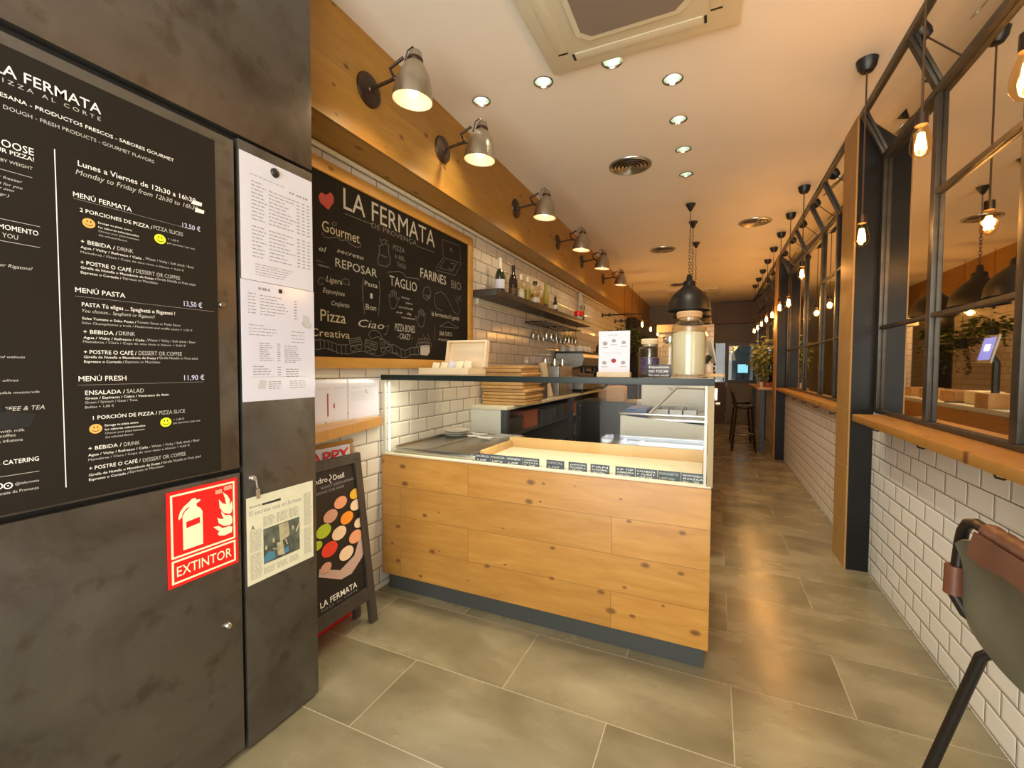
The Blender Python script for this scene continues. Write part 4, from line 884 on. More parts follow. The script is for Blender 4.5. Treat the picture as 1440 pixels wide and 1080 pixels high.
MB().lathe([(.0001, -.0018), (.141, -.0018)], (0, 0, 0), Z_, 36).build('duct_plate', 'bronze', root)
root.location = (-.656, 3.765, ZC)
dup(root, (-.683, 6.58, ZC), None, 'second round ceiling air vent, level with the farther wall lamps')
dup(root, (.39, 5.76, ZC), None, 'round ceiling air vent on the right, near the hanging bulbs')
dup(root, (-.66, 9.43, ZC), None, 'farthest round ceiling air vent, in front of the far air conditioner')

# ------------------------------------------------------------------ hanging filament bulbs along the mirrors
BN = [('closest to the camera, at the right edge', 1.60, 2.10), ('second from the camera, over the near bar top', 2.26, 2.234), ('third from the camera, just before the first steel column', 3.006, 2.076), ('first beyond the first steel column', 4.829, 2.22), ('second beyond the first steel column', 5.6, 2.06), ('third beyond the first steel column', 6.342, 2.1), ('beside the second steel column', 7.077, 2.09), ('first beyond the second steel column', 7.83, 2.1), ('second beyond the second steel column', 8.6, 2.1), ('third beyond the second steel column', 9.35, 2.1), ('farthest of the row, near the back wall', 10.1, 2.1)]
BULB = {}
def bulb_parts(root, top, zb, x=0, y=0):
    """socket, glass and filament of a bulb centred at zb"""
    MB().cyl((x, y, zb+.105), (x, y, zb+.06), .02, .021, 16).build('socket', 'bronze', root)
    gl = MB().lathe([(.016, .062), (.02, .05), (.03, .02), (.035, -.01), (.034, -.035), (.024, -.055), (.008, -.063), (.0001, -.064)], (x, y, zb), Z_, 20).build('glass_bulb', 'bulbglass', root)
    g = MB()
    for k in range(6):
        a = 2*PI*k/6; g.tube([(x+.008*math.cos(a), y+.008*math.sin(a), zb+.03), (x+.016*math.cos(a), y+.016*math.sin(a), zb-.035)], .0032, 6)
    g.build('filament', 'filament', gl)
for i, (s, y, zb) in enumerate(BN):
    t = thing('pendant_bulb', 'filament bulb on a dark cord, ' + s, 'pendant bulb', (.715, y, ZC), 'filament bulbs hanging along the mirrors')
    MB().lathe([(.0001, -.065), (.028, -.062), (.042, -.04), (.05, -.001)], (.715, y, ZC), Z_, 20).build('ceiling_cap', 'black', t)
    MB().tube([(.715, y, ZC-.06), (.715, y, zb+.1)], .0042, 6).build('cord', 'darkwood', t)
    bulb_parts(t, ZC, zb, .715, y)
    light('pendant_bulb_light', 'POINT', (.715, y, zb-.0), 13, (1, .52, .18), shadow_soft_size=.022)
for i, y in enumerate((7.9, 9.0, 10.2)):
    t = thing('pipe_lamp', ('nearest', 'middle', 'farthest')[i] + ' black pipe lamp with a filament bulb, sticking out from the left wall', 'pipe lamp', (XL, y, 2.28), 'pipe lamps on the far left wall')
    MB().tube([(XL+.001, y, 2.28), (-1.135, y, 2.28), (-1.135, y, 2.2)], .012, 8).lathe([(.0001, .02), (.035, .02), (.04, 0)], (XL+.001, y, 2.28), X_, 14).tube([(-1.7, y, 2.25), (-1.7, y, 2.31)], .02, 8).build('pipe', 'black', t)
    bulb_parts(t, 2.28, 2.1, -1.135, y)
    light('pipe_lamp_light', 'POINT', (-1.135, y, 2.1), 12, (1, .55, .2), shadow_soft_size=.022)

# black dome pendants over the service counter
for i, y in enumerate((4.88, 5.48, 6.39)):
    t = thing('dome_pendant', ('nearest', 'middle', 'farthest')[i] + ' black metal dome pendant hanging on a chain behind the glass jars', 'pendant lamp', (-.245, y, ZC), 'black dome pendants over the service counter')
    c = V((-.245, y, 0))
    MB().lathe([(.0001, -.075), (.012, -.07), (.05, -.001)], c+Z_*ZC, Z_, 18).build('ceiling_cap', 'black', t)
    g = MB(); z = ZC-.07; k = 0
    while z > 2.3:
        if z > 2.72: g.tube([c+Z_*z, c+Z_*(z-.05)], .004, 5); z -= .05
        else:
            a = X_ if k % 2 else Y_
            g.tube([c+Z_*z+a*.007, c+Z_*(z-.02)+a*.009, c+Z_*(z-.04)+a*.007, c+Z_*(z-.04)-a*.007, c+Z_*(z-.02)-a*.009, c+Z_*z-a*.007], .0028, 5, True); z -= .032
        k += 1
    g.build('chain', 'bronze', t)
    MB().lathe([(.0001, 2.30), (.02, 2.295), (.03, 2.24), (.055, 2.225), (.06, 2.18), (.075, 2.165), (.15, 2.10), (.195, 2.02), (.208, 1.93), (.205, 1.93), (.19, 2.018), (.147, 2.095), (.07, 2.16), (.0001, 2.17)], c, Z_, 36).build('dome_shade', 'black', t)
    MB().ball(c+Z_*2.1, .03, 12).build('bulb', 'lampglow', t)
    light('dome_light', 'SPOT', c+Z_*2.05, 14, (1, .74, .45), spot_size=math.radians(120), spot_blend=.5, shadow_soft_size=.03)

# ------------------------------------------------------------------ display counter
t = thing('display_counter', 'pine-clad food display counter with glass front and top in the middle of the room', 'display counter', (-.908, 2.5, 0))
YF, YK = 2.105, 2.92
MB().box(-1.79, -.02, YF+.03, YK-.02, .001, .1).build('plinth', 'plinth', t)
MB().box(-1.816, -.001, YF, YF+.022, .1, .822, .002).build('front_panel', 'pine_front', t)
MB().box(-.022, 0, YF+.0225, YK, .1, .822).build('side_panel', 'pine_side', t)
MB().box(-1.81, -.023, YF+.023, YK, .105, .80).build('carcass', 'blackmatte', t)
MB().box(-1.814, -.002, YF+.004, YF+.04, .823, .832, .001).box(-1.806, -.024, YF+.04, YK-.01, .802, .828).build('white_deck', 'cream', t)
MB().box(-1.812, -1.795, YF+.006, YF+.022, .832, 1.272, .001).box(-.034, -.022, YF+.006, YF+.02, .832, 1.272, .001).box(-.034, -.022, YF+.02, YK-.02, 1.255, 1.272).build('white_frame', 'white', t)
MB().box(-1.7945, -.0345, YF+.009, YF+.015, .8325, 1.2715).build('front_pane', 'paneglass', t)
MB().box(-.018, -.012, YF+.022, YK-.022, .833, 1.2715).build('side_pane', 'glass', t)
MB().box(-.02, .004, YF+.001, YF+.02, .833, 1.272).box(-.02, .004, YF+.0205, YK, .823, .835).box(-.02, .004, YK-.02, YK, .8355, 1.272).build('side_frame', 'beigemetal', t)
MB().box(0.0045, .018, YF+.3, YF+.34, 1.19, 1.25, .002).tube([(.01, YF+.3, 1.175), (.03, YF+.3, 1.175)], .008, 8).build('side_hinge', 'chrome', t)
MB().box(-1.816, .002, YF+.005, YK, 1.2725, 1.3025).build('glass_top', 'glass', t)
MB().box(-1.818, .004, YF-.001, YF+.0045, 1.2725, 1.3035, .0005).build('top_edge', 'glasstop', t)
MB().box(-1.79, -1.782, YF+.03, YF+.04, .84, 1.26).build('upright_led_strip', 'ledstrip', t)
light('display_led_light', 'AREA', (-.9, YF+.05, 1.262), 7, (1, .93, .74), (math.radians(-18), 0, 0), shape='RECTANGLE', size=1.65, size_y=.02)
light('display_led_post_light', 'AREA', (-1.775, YF+.06, 1.05), .45, (1, .96, .8), (0, math.radians(-90), math.radians(60)), shape='RECTANGLE', size=.4, size_y=.015)
# steel hot plate
t = thing('steel_tray', 'wide brushed steel hot plate inside the left of the display counter', 'tray', (-1.47, 2.5, .829))
MB().box(-1.77, -1.205, 2.155, 2.88, .829, .858, .004).build('plate', 'steel', t)
MB().box(-1.77, -1.755, 2.16, 2.88, .8585, .872).box(-1.225, -1.205, 2.16, 2.88, .8585, .868).box(-1.755, -1.225, 2.862, 2.88, .8585, .872).box(-1.755, -1.225, 2.155, 2.166, .8585, .864).box(-1.56, -1.53, 2.17, 2.862, .8585, .866, .002).build('raised_rim', 'steel', t)
# pine tray
t = thing('wooden_tray', 'long pine-framed tray with a cream bottom inside the right of the display counter', 'tray', (-.6, 2.42, .829))
MB().box(-1.18, -.045, 2.175, 2.60, .829, .838).build('tray_bottom', 'cream', t)
MB().box(-1.195, -.04, 2.60, 2.622, .829, .902, .002).box(-1.195, -1.175, 2.20, 2.5995, .829, .880, .002).build('pine_rail', 'pine_x', t)
t = thing('acrylic_tray', 'clear acrylic tray behind the pine tray in the display counter', 'tray', (-.32, 2.72, .829))
MB().box(-.61, -.045, 2.64, 2.82, .895, .90).box(-.61, -.045, 2.64, 2.645, .9005, .93).box(-.61, -.045, 2.815, 2.82, .9005, .93).box(-.61, -.605, 2.645, 2.815, .9005, .93).build('tray', 'acrylic', t)
MB().box(-.6, -.58, 2.65, 2.81, .829, .8945).box(-.08, -.06, 2.65, 2.81, .829, .8945).build('tray_feet', 'glassjar', t)
# plates in the corner
for i, (x, y, z) in enumerate(((-1.665, 2.72, .8595), (-1.665, 2.72, .8735), (-1.665, 2.72, .8875))):
    tag(MB().lathe([(.0001, .002), (.05, .001), (.052, .004), (.086, .011), (.09, .016), (.05, .010), (.0001, .008)], (x, y, z), Z_, 28).build('saucer', 'cup'), ('bottom', 'middle', 'top')[i] + ' white saucer of the stack at the back of the steel hot plate', 'plate', 'saucers on the hot plate')
for i, (x, y) in enumerate(((-1.51, 2.78), (-1.40, 2.66))):
    t = thing('white_spatula', ('left', 'right')[i] + ' white serving spatula lying at the back of the steel hot plate', 'spatula', (x, y, .867), 'spatulas on the hot plate')
    MB().obox((x, y, .874), (.10, .05, .008), None, .003).build('blade', 'cup', t); MB().obox((x-.09, y, .879), (.1, .014, .01), None, .003).build('handle', 'cup', t)
# price tags
TG = [(-1.193, -1.102, ('BOCADILLOS', '3,50€'), 'leftmost of the strip of four'), (-1.100, -1.007, ('FOCACCIA', '2,50€/100'), 'second of the strip of four'), (-1.005, -.912, ('BERENJENA', '2,20€'), 'third of the strip of four'), (-.910, -.816, ('CHAMPIÑON', 'PATATA', '2,2€'), 'fourth of the strip of four'), (-.777, -.681, ('ESPECIAL', '2,50€'), 'alone between white gaps, with the faintest writing'), (-.659, -.564, ('JAMON', 'MOZZARELLA', '2,20€/100gr'), 'left of the middle pair'), (-.546, -.452, ('PAN', 'INTEGRAL', '1,80€/100gr'), 'right of the middle pair'), (-.424, -.331, ('SUP. TOP', 'SOBRASADA', '2,80€/100gr'), 'leftmost of the right strip'), (-.329, -.230, ('CALABAZA', 'Y CURRY', '2,50€/100'), 'second of the right strip, CALABAZA Y CURRY'), (-.228, -.129, ('MARGARITA', '1,20€/100gr'), 'third of the right strip'), (-.127, -.028, ('MORTADELA', 'ROSSA', '100gr - 2,90€'), 'rightmost, against the glass corner')]
for i, (x0, x1, tx, s) in enumerate(TG):
    y = 2.145; dz = .001*i*-.6
    t = thing('price_tag', 'dark slate price tag in the display, ' + s, 'price tag', ((x0+x1)/2, y, .833), 'slate price tags along the counter front')
    MB().box(x0, x1, y, y+.003, .8325, .876, .0005).build('slate', 'tag', t)
    MB().box((x0+x1)/2-.02, (x0+x1)/2+.02, y+.0035, y+.02, .8325, .838).build('foot', 'white', t)
    g = MB(); n = len(tx)
    for k, q in enumerate(tx):
        h = .0085 if n == 3 else .011
        g.text(q, (x0+.007, y-.0006, .868-h-k*(.042/n)), X_, V((.0, 0, 1)), (x1-x0)*(.84 if k < n-1 else .7), h, 'i' if k % 2 else 'n')
    g.build('chalk_lettering', 'inkthin' if i in (4, 9) else 'ink', t)

# ------------------------------------------------------------------ things on the glass top
ZT = 1.3035
t = thing('tea_box', 'open pale wooden box of tea bags on the left of the glass counter top', 'box', (-1.59, 2.53, ZT))
g = MB().box(-1.775, -1.40, 2.42, 2.44, ZT, 1.345, .002).box(-1.775, -1.76, 2.4405, 2.64, ZT, 1.345).box(-1.415, -1.40, 2.4405, 2.64, ZT, 1.345).box(-1.775, -1.40, 2.6405, 2.655, ZT, 1.345).box(-1.76, -1.415, 2.4405, 2.64, ZT, 1.31); g.build('tray', 'pinepale', t)
g = MB(); o = V((-1.775, 2.657, 1.347)); up = V((0, .2, 1)).normalized()
def LB(x0, x1, z0, z1, d0, d1):
    n = V((0, -1, .2)).normalized(); p = [o + X_*x + up*z + n*d for d in (d0, d1) for x, z in ((x0, z0), (x1, z0), (x1, z1), (x0, z1))]
    g._faces(p, [(0, 1, 2, 3), (7, 6, 5, 4), (0, 4, 5, 1), (1, 5, 6, 2), (2, 6, 7, 3), (3, 7, 4, 0)])
LB(.07, .385, 0, .185, -.006, .0); LB(.07, .385, .172, .185, .0005, .035); LB(.07, .083, 0, .1715, .0005, .035); LB(.372, .385, 0, .1715, .0005, .035)
g.build('lid', 'pinepale', t)
random.seed(5)
for k, (x, y, m) in enumerate(((-1.715, 2.53, 'linen'), (-1.65, 2.53, 'linen'), (-1.60, 2.55, 'paper'), (-1.53, 2.53, 'linen'), (-1.475, 2.55, 'linen'), (-1.46, 2.52, 'linen'))):
    q = MB().obox((x, y, 1.349 + (.008 if 1 < k < 5 else 0)), (.054, .012, .066), Matrix.Rotation(random.uniform(-.5, -.2), 3, 'X') @ Matrix.Rotation(random.uniform(-.25, .25), 3, 'Y'), .003).build('tea_bag', m)
    tag(q, 'tea sachet standing in the pale wooden box, ' + ('leftmost', 'second from the left', 'third from the left, the whitest', 'fourth from the left', 'fifth from the left', 'rightmost')[k], 'tea sachet', 'tea sachets in the wooden box')
t = thing('menu_stand', 'white picture menu in a wooden foot on the glass counter top', 'menu stand', (-.47, 2.3, ZT))
MB().box(-.552, -.385, 2.275, 2.325, ZT, 1.328, .002).build('wooden_foot', 'pinepale', t)
MB().box(-.548, -.389, 2.298, 2.302, 1.328, 1.538).build('sheet', 'paper', t)
g = MB(); y = 2.2975
g.text('pasta', (-.50, y, 1.515), X_, Z_, .05, .008, 'i'); g.text('nuestros cafés', (-.517, y, 1.423), X_, Z_, .085, .006, 'i')
for x, z, r in ((-.515, 1.475, .013), (-.47, 1.488, .011), (-.42, 1.478, .011), (-.518, 1.375, .012), (-.422, 1.376, .012)):
    g.quad(*[(x+r*math.cos(a), y, z+r*.8*math.sin(a)) for a in [2*PI*i/14 for i in range(14)]]); g.quad((x-.016, y, z-.022), (x+.016, y, z-.022), (x+.016, y, z-.019), (x-.016, y, z-.019))
g.build('cup_pictures', 'greyink', t)
MB().quad(*[(-.47+.013*math.cos(a), y, 1.386+.011*math.sin(a)) for a in [2*PI*i/14 for i in range(14)]]).build('red_cup_picture', 'red', t)
t = thing('chalk_sign', 'small black chalk sign asking not to touch, in front of the flour jar', 'sign', (-.242, 2.25, ZT))
MB().box(-.299, -.186, 2.248, 2.254, ZT, 1.366, .002).box(-.26, -.225, 2.2545, 2.28, ZT, ZT+.006).build('slate', 'black', t)
g = MB(); g.text('Exposición', (-.288, 2.2475, 1.349), X_, Z_, .092, .011, 'b'); g.text('NO TOCAR', (-.288, 2.2475, 1.328), X_, Z_, .09, .012, 'b'); g.text('Do not touch', (-.288, 2.2475, 1.31), X_, Z_, .092, .011, 'b'); g.build('lettering', 'ink', t)
def jar(name, label, x, y, r, h, neck, fill, fm, lid):
    t = thing(name, label, 'jar', (x, y, ZT), None)
    c = (x, y, ZT)
    MB().lathe([(r-.012, .0), (r, .012), (r, h*.8), (r*.93, h*.88), (neck, h*.95), (neck, h), (neck-.005, h), (neck-.006, h*.95), (r*.9, h*.875), (r-.006, h*.79), (r-.006, .014), (.0001, .01)], c, Z_, 36).build('glass_body', 'glassjar', t)
    if fill: MB().lathe([(.0001, .014), (r-.008, .015), (r-.008, fill*.97), (r*.6, fill), (.0001, fill*1.01)], c, Z_, 36).build('contents', fm, t)
    MB().lathe([(.0001, h-.012), (neck-.008, h-.01), (neck-.006, h+.0005), (neck+.006, h+.002), (neck+.008, h+.028), (neck+.002, h+.033), (.0001, h+.034)], c, Z_, 30).build('lid', lid, t)
    return t
jar('flour_jar', 'large glass jar filled with pale flour and closed by a wooden lid', -.122, 2.5, .088, .305, .055, .235, 'flour', 'cork')
jar('bean_jar', 'glass jar half full of purple beans behind the small chalk sign', -.352, 2.76, .064, .185, .042, .11, 'purple', 'pinepale')
jar('empty_jar', 'empty clear glass jar between the bean jar and the flour jar', -.24, 2.82, .05, .2, .036, 0, None, 'chrome')
t = thing('serving_board', 'pale wooden serving board overhanging the right end of the glass counter top', 'board', (-.01, 2.66, ZT))
MB().box(-.075, .05, 2.56, 2.82, ZT, ZT+.014, .004).build('board', 'pine_x', t)
MB().tube([(-.01, 2.565, ZT+.007), (-.01, 2.53, ZT+.007)], .007, 8).build('grip', 'pine_x', t)
t = thing('creamer', 'small white creamer jug on the pale serving board', 'jug', (-.03, 2.68, ZT+.0145))
MB().lathe([(.0001, 0), (.02, .001), (.026, .02), (.02, .045), (.023, .055), (.021, .055), (.018, .044), (.023, .02), (.0001, .004)], (-.03, 2.68, ZT+.0145), Z_, 20).build('body', 'cup', t)
MB().tube([(-.006, 2.68, ZT+.058), (.008, 2.68, ZT+.055), (.008, 2.68, ZT+.035), (-.006, 2.68, ZT+.03)], .003, 6).build('handle', 'cup', t)

# ------------------------------------------------------------------ back counter along the left wall
t = thing('back_counter', 'long work counter along the tiled left wall with a cream top and open dark shelves', 'counter', (-1.66, 5.3, 0))
ZB = 1.035
MB().box(XL+.002, -1.495, 3.2, 7.6, ZB-.028, ZB, .003).build('worktop', 'cream', t)
MB().box(XL+.002, -1.552, 3.205, 3.23, .001, ZB-.0285).build('end_panel', 'white', t)
MB().box(-1.551, -1.50, 3.205, 3.26, .001, ZB-.0285).box(-1.551, -1.50, 5.0, 5.06, .001, ZB-.0285).box(-1.551, -1.50, 7.54, 7.6, .001, ZB-.0285).build('post', 'crate', t)
MB().box(XL+.002, XL+.02, 3.231, 7.6, .001, ZB-.0285).build('back_board', 'blackmatte', t)
for z in (.78, .55, .12): MB().box(XL+.0205, -1.555, 3.231, 7.59, z-.022, z).build('shelf', 'steel', t)
for k, (y, h, m) in enumerate(((3.55, .12, 'crate'), (3.95, .15, 'terracotta'), (4.4, .13, 'crate'), (4.8, .14, 'crate'), (5.5, .12, 'terracotta'))):
    q = MB().box(-1.78, -1.58, y-.16, y+.16, .7805, .7805+h, .01).box(-1.79, -1.57, y-.17, y+.17, .7806+h, .7806+h+.012, .004)
    tag(q.build('storage_tub', m), ('nearest dark', 'brown', 'middle dark', 'third dark', 'farthest brown')[k] + ' storage tub on the upper shelf of the back counter', 'tub', 'tubs under the back counter')
# stack of boards
random.seed(11); z = ZB + .0005
TH = [.028, .026, .03, .024, .028, .027, .03, .026, .028, .027, .029, .028]
OR = ['bottom', 'second', 'third', 'fourth', 'fifth', 'sixth', 'seventh', 'eighth', 'ninth', 'tenth', 'eleventh', 'topmost']
for k, h in enumerate(TH):
    wd_ = random.uniform(.38, .42) if k < 8 else random.uniform(.34, .38); dx = random.uniform(-.015, .01); rz = random.uniform(-.03, .03)
    if abs(rz) < .008: rz = .01
    q = MB().obox((-1.60+dx, 3.55+random.uniform(-.015, .015), z+h/2-.0005), (wd_, .4, h-.003), Matrix.Rotation(rz, 3, 'Z'), .005)
    tag(q.build('pizza_board', 'boardwood'), OR[k] + ' wooden pizza board ' + ('' if k in (0, 11) else 'from the bottom ') + 'of the stack on the back counter', 'board', 'wooden pizza boards stacked on the back counter'); z += h
t = thing('dark_container', 'dark lidded container on the back counter beside the pizza boards', 'container', (-1.6, 4.05, ZB))
MB().box(-1.75, -1.52, 3.85, 4.22, ZB+.0005, ZB+.15, .012).build('tub', 'crate', t); MB().box(-1.76, -1.51, 3.84, 4.23, ZB+.1505, ZB+.17, .006).build('lid', 'crate', t)
tag(MB().lathe([(.0001, 0), (.04, .001), (.04, .36), (.03, .365), (.0001, .365)], (-1.57, 4.42, ZB+.012), V((-.2, -.12, 1)), 18).build('paper_roll', 'pinepale'), 'pale paper roll leaning on the back counter before the steel grinder box', 'paper roll')
t = thing('knock_box', 'brushed steel box on the back counter with small pitchers on top', 'steel box', (-1.66, 4.85, ZB))
MB().box(-1.8, -1.53, 4.6, 5.12, ZB+.0005, ZB+.33, .008).build('body', 'steeldark', t); MB().box(-1.525, -1.52, 4.62, 4.85, ZB+.02, ZB+.31).build('front_plate', 'steel', t)
for k, (x, y) in enumerate(((-1.72, 4.7), (-1.66, 4.84), (-1.62, 5.0))):
    t = thing('milk_pitcher', ('nearest', 'middle', 'farthest')[k] + ' small steel milk pitcher standing on the steel box', 'pitcher', (x, y, ZB+.331), 'milk pitchers on the steel box')
    MB().lathe([(.0001, 0), (.035, .001), (.038, .03), (.03, .07), (.033, .085), (.031, .085), (.028, .07), (.035, .03), (.0001, .004)], (x, y, ZB+.331), Z_, 20).build('body', 'chrome', t)
    MB().tube([(x+.03, y, ZB+.40), (x+.058, y, ZB+.395), (x+.055, y, ZB+.355), (x+.036, y, ZB+.35)], .0035, 6).build('handle', 'chrome', t)
t = thing('espresso_machine', 'grey espresso machine with cups on top on the back counter', 'espresso machine', (-1.64, 5.85, ZB))
sd = [(-1.80, .05), (-1.45, .05), (-1.45, .12), (-1.62, .16), (-1.62, .30), (-1.47, .34), (-1.44, .44), (-1.47, .49), (-1.80, .49)]
MB().prism([(x, z) for x, z in sd], (0, 6.5, ZB), X_, Z_, 1.2).build('body', 'steeldark', t)
MB().box(-1.81, -1.46, 5.28, 6.52, ZB+.491, ZB+.515, .006).build('cup_rail', 'black', t)
g = MB()
for y in (5.6, 6.15): g.cyl((-1.53, y, ZB+.33), (-1.53, y, ZB+.25), .035, .035, 16).tube([(-1.53, y, ZB+.26), (-1.40, y, ZB+.25)], .014, 8)
g.build('group_head', 'black', t); MB().box(-1.62, -1.45, 5.35, 6.45, ZB+.1215, ZB+.13).build('drip_tray', 'black', t)
for x in (-1.78, -1.48):
    for y in (5.36, 6.44): MB().cyl((x, y, ZB), (x, y, ZB+.05), .02, .018, 12).build('foot', 'black', t)
k = 0
for x in (-1.74, -1.62, -1.52):
    for y in (5.38, 5.58, 5.78, 5.98, 6.18):
        if x == -1.52 and y > 5.9: continue
        t_ = thing('coffee_cup', 'upturned china coffee cup on the espresso machine, %s row, %s from the camera' % ({-1.74: 'wall side', -1.62: 'middle', -1.52: 'front'}[x], {5.38: 'nearest', 5.58: 'second', 5.78: 'third', 5.98: 'fourth', 6.18: 'fifth'}[y]), 'cup', (x, y, ZB+.516), 'cups on the espresso machine')
        MB().lathe([(.042, 0), (.041, .03), (.03, .062), (.022, .07), (.022, .075), (.0001, .073)], (x, y, ZB+.516), Z_, 18).build('body', 'cup', t_)
        MB().tube([(x+.038, y, ZB+.53), (x+.06, y, ZB+.54), (x+.055, y, ZB+.562), (x+.034, y, ZB+.566)], .004, 6).build('handle', 'cup', t_)
tag(MB().tube([(-1.62, 6.7, ZB+.001), (-1.62, 6.7, ZB+.5), (-1.60, 6.66, ZB+.62), (-1.56, 6.6, ZB+.66)], .028, 10).build('brown_arm', 'darkwood'), 'dark curved arm rising behind the espresso machine', 'arm')
t = thing('coffee_grinder', 'black coffee grinder on the back counter beyond the espresso machine', 'coffee grinder', (-1.65, 6.95, ZB))
MB().box(-1.75, -1.52, 6.82, 7.08, ZB, ZB+.34, .02).build('body', 'black', t); MB().lathe([(.05, .34), (.09, .42), (.095, .56), (.08, .57), (.0001, .575)], (-1.65, 6.95, ZB), Z_, 20).build('bean_hopper', 'black', t)

# bottle shelf
t = thing('bottle_shelf', 'long dark wall shelf carrying a row of bottles on the tiled wall', 'shelf', (-1.72, 4.75, 1.9))
ZS = 1.985
MB().box(XL+.001, -1.60, 3.22, 6.3, ZS-.055, ZS, .003).build('board', 'aboardwood', t)
MB().box(XL+.001, XL+.02, 3.3, 6.25, ZS-.10, ZS-.0555).build('wall_cleat', 'cream', t)
def bottle(label, y, prof, bm_, cap, capm, lab=None, x=-1.72, fill=None):
    t = thing('bottle', label, 'bottle', (x, y, ZS), 'bottles on the wall shelf')
    MB().lathe(prof, (x, y, ZS+.0005), Z_, 24).build('glass_body', bm_, t)
    MB().lathe(cap, (x, y, ZS+.0005), Z_, 20).build('cap', capm, t)
    if lab: MB().lathe([(lab[0], lab[1]), (lab[0], lab[2])], (x, y, ZS+.0005), Z_, 24).build('label', lab[3], t)
    if fill: MB().lathe([(.0001, .004), (fill[0], .004), (fill[0], fill[1]), (.0001, fill[1])], (x, y, ZS+.0005), Z_, 20).build('contents', fill[2], t)
def wine(r, h): return [(.0001, 0), (r, .001), (r, h*.55), (r*.8, h*.66), (.015, h*.76), (.014, h*.99), (.0001, h)]
bottle('green sparkling wine bottle with a white foil neck, first on the shelf', 3.53, wine(.043, .3), 'bottlegreen', [(.026, .195), (.017, .225), (.017, .318), (.0001, .32)], 'foil', (.0436, .05, .13, 'paper'))
bottle('dark red wine bottle, second on the shelf', 3.81, wine(.042, .31), 'bottledark', [(.0165, .25), (.0165, .312), (.0001, .313)], 'bottledark', (.0425, .04, .1, 'darkwood'))
bottle('clear gin bottle with a pale label, third on the shelf', 3.99, wine(.037, .25), 'bottleclear', [(.016, .21), (.016, .262), (.0001, .263)], 'foil', (.0375, .03, .09, 'cup'), fill=(.033, .12, 'white'))
bottle('clear bottle of yellow liquor, fourth on the shelf', 4.16, wine(.035, .26), 'bottleclear', [(.016, .22), (.016, .27), (.0001, .271)], 'foil', fill=(.031, .14, 'oil'))
bottle('squat amber liquor bottle with a dark stopper, fifth on the shelf', 4.37, [(.0001, 0), (.05, .001), (.05, .15), (.04, .175), (.018, .19), (.018, .225), (.0001, .226)], 'bottleclear', [(.022, .226), (.024, .235), (.022, .265), (.0001, .268)], 'bronze', (.0505, .04, .09, 'cup'), fill=(.045, .13, 'liquor'))
bottle('pale liqueur bottle with a brown stopper, sixth on the shelf', 4.51, [(.0001, 0), (.043, .001), (.043, .14), (.03, .17), (.017, .185), (.017, .2), (.0001, .201)], 'bottleclear', [(.021, .201), (.021, .24), (.0001, .242)], 'cork', fill=(.039, .11, 'liquor'))
bottle('slim yellow-green olive oil bottle, seventh on the shelf', 4.68, wine(.033, .29), 'oil', [(.014, .225), (.0145, .3), (.0001, .301)], 'leafpale', (.0335, .02, .07, 'darkwood'))
bottle('small brown bottle with a pale label, last of the bottle row', 5.02, wine(.03, .2), 'bottledark', [(.014, .165), (.014, .205), (.0001, .206)], 'cork', (.0305, .05, .1, 'cup'))
t = thing('candy_jar', 'glass jar with a red label and lid at the far end of the bottle shelf', 'jar', (-1.71, 5.98, ZS))
MB().lathe([(.0001, 0), (.06, .001), (.063, .09), (.05, .13), (.048, .13), (.058, .09), (.056, .006), (.0001, .005)], (-1.71, 5.98, ZS+.0005), Z_, 24).build('glass_body', 'glassjar', t)
MB().lathe([(.0645, .075), (.0645, .128), (.05, .14), (.0001, .145)], (-1.71, 5.98, ZS+.0005), Z_, 24).build('red_cover', 'signred', t)
MB().lathe([(.0001, .006), (.052, .007), (.05, .06), (.0001, .065)], (-1.71, 5.98, ZS+.0005), Z_, 18).build('contents', 'cup', t)
t = thing('flower_ornament', 'white paper flowers on the far end of the bottle shelf beside the red jar', 'ornament', (-1.71, 6.18, ZS))
g = MB(); random.seed(8)
for k in range(9):
    c = V((-1.71+random.uniform(-.05, .05), 6.18+random.uniform(-.05, .05), ZS+.2+random.uniform(0, .09)))
    for j in range(5): a = 2*PI*j/5; g._faces([c, c+V((.02*math.cos(a-.4), .02*math.sin(a-.4), .01)), c+V((.03*math.cos(a), .03*math.sin(a), .018)), c+V((.02*math.cos(a+.4), .02*math.sin(a+.4), .01))], [(0, 1, 2, 3)])
g.build('petals', 'white', t)
g = MB()
for k in range(5): g.tube([(-1.71, 6.18, ZS+.001), (-1.71+.03*math.cos(k), 6.18+.03*math.sin(k), ZS+.24)], .003, 5)
g.lathe([(.0001, 0), (.03, .001), (.025, .08), (.0001, .08)], (-1.71, 6.18, ZS+.0005), Z_, 16); g.build('stems', 'bronze', t)
# glass rack with stemmed glasses
t = thing('glass_rack', 'black wire rack for stemmed glasses hung under the bottle shelf', 'glass rack', (-1.68, 4.95, 1.82))
g = MB()
for x in (-1.80, -1.72, -1.64, -1.58): g.tube([(x, 4.3, 1.82), (x, 5.6, 1.82)], .008, 6)
for y in (4.31, 4.95, 5.59): g.tube([(-1.81, y, 1.826), (-1.57, y, 1.826)], .007, 6)
for x in (-1.80, -1.62):
    for y in (4.32, 5.58): g.tube([(x, y, 1.826), (x, y, 1.9295)], .0035, 6)
g.build('wire_frame', 'black', t)
root = thing('wine_glass', '', 'glass', (0, 0, 0), 'stemmed glasses hanging in the rack')
MB().lathe([(.034, .012), (.033, .015), (.005, .008), (.004, -.06), (.012, -.072), (.03, -.095), (.034, -.13), (.029, -.165), (.028, -.165), (.032, -.13), (.028, -.098), (.0001, -.078)], (0, 0, 0), Z_, 18).build('glass', 'wineglass', root)
k = 0
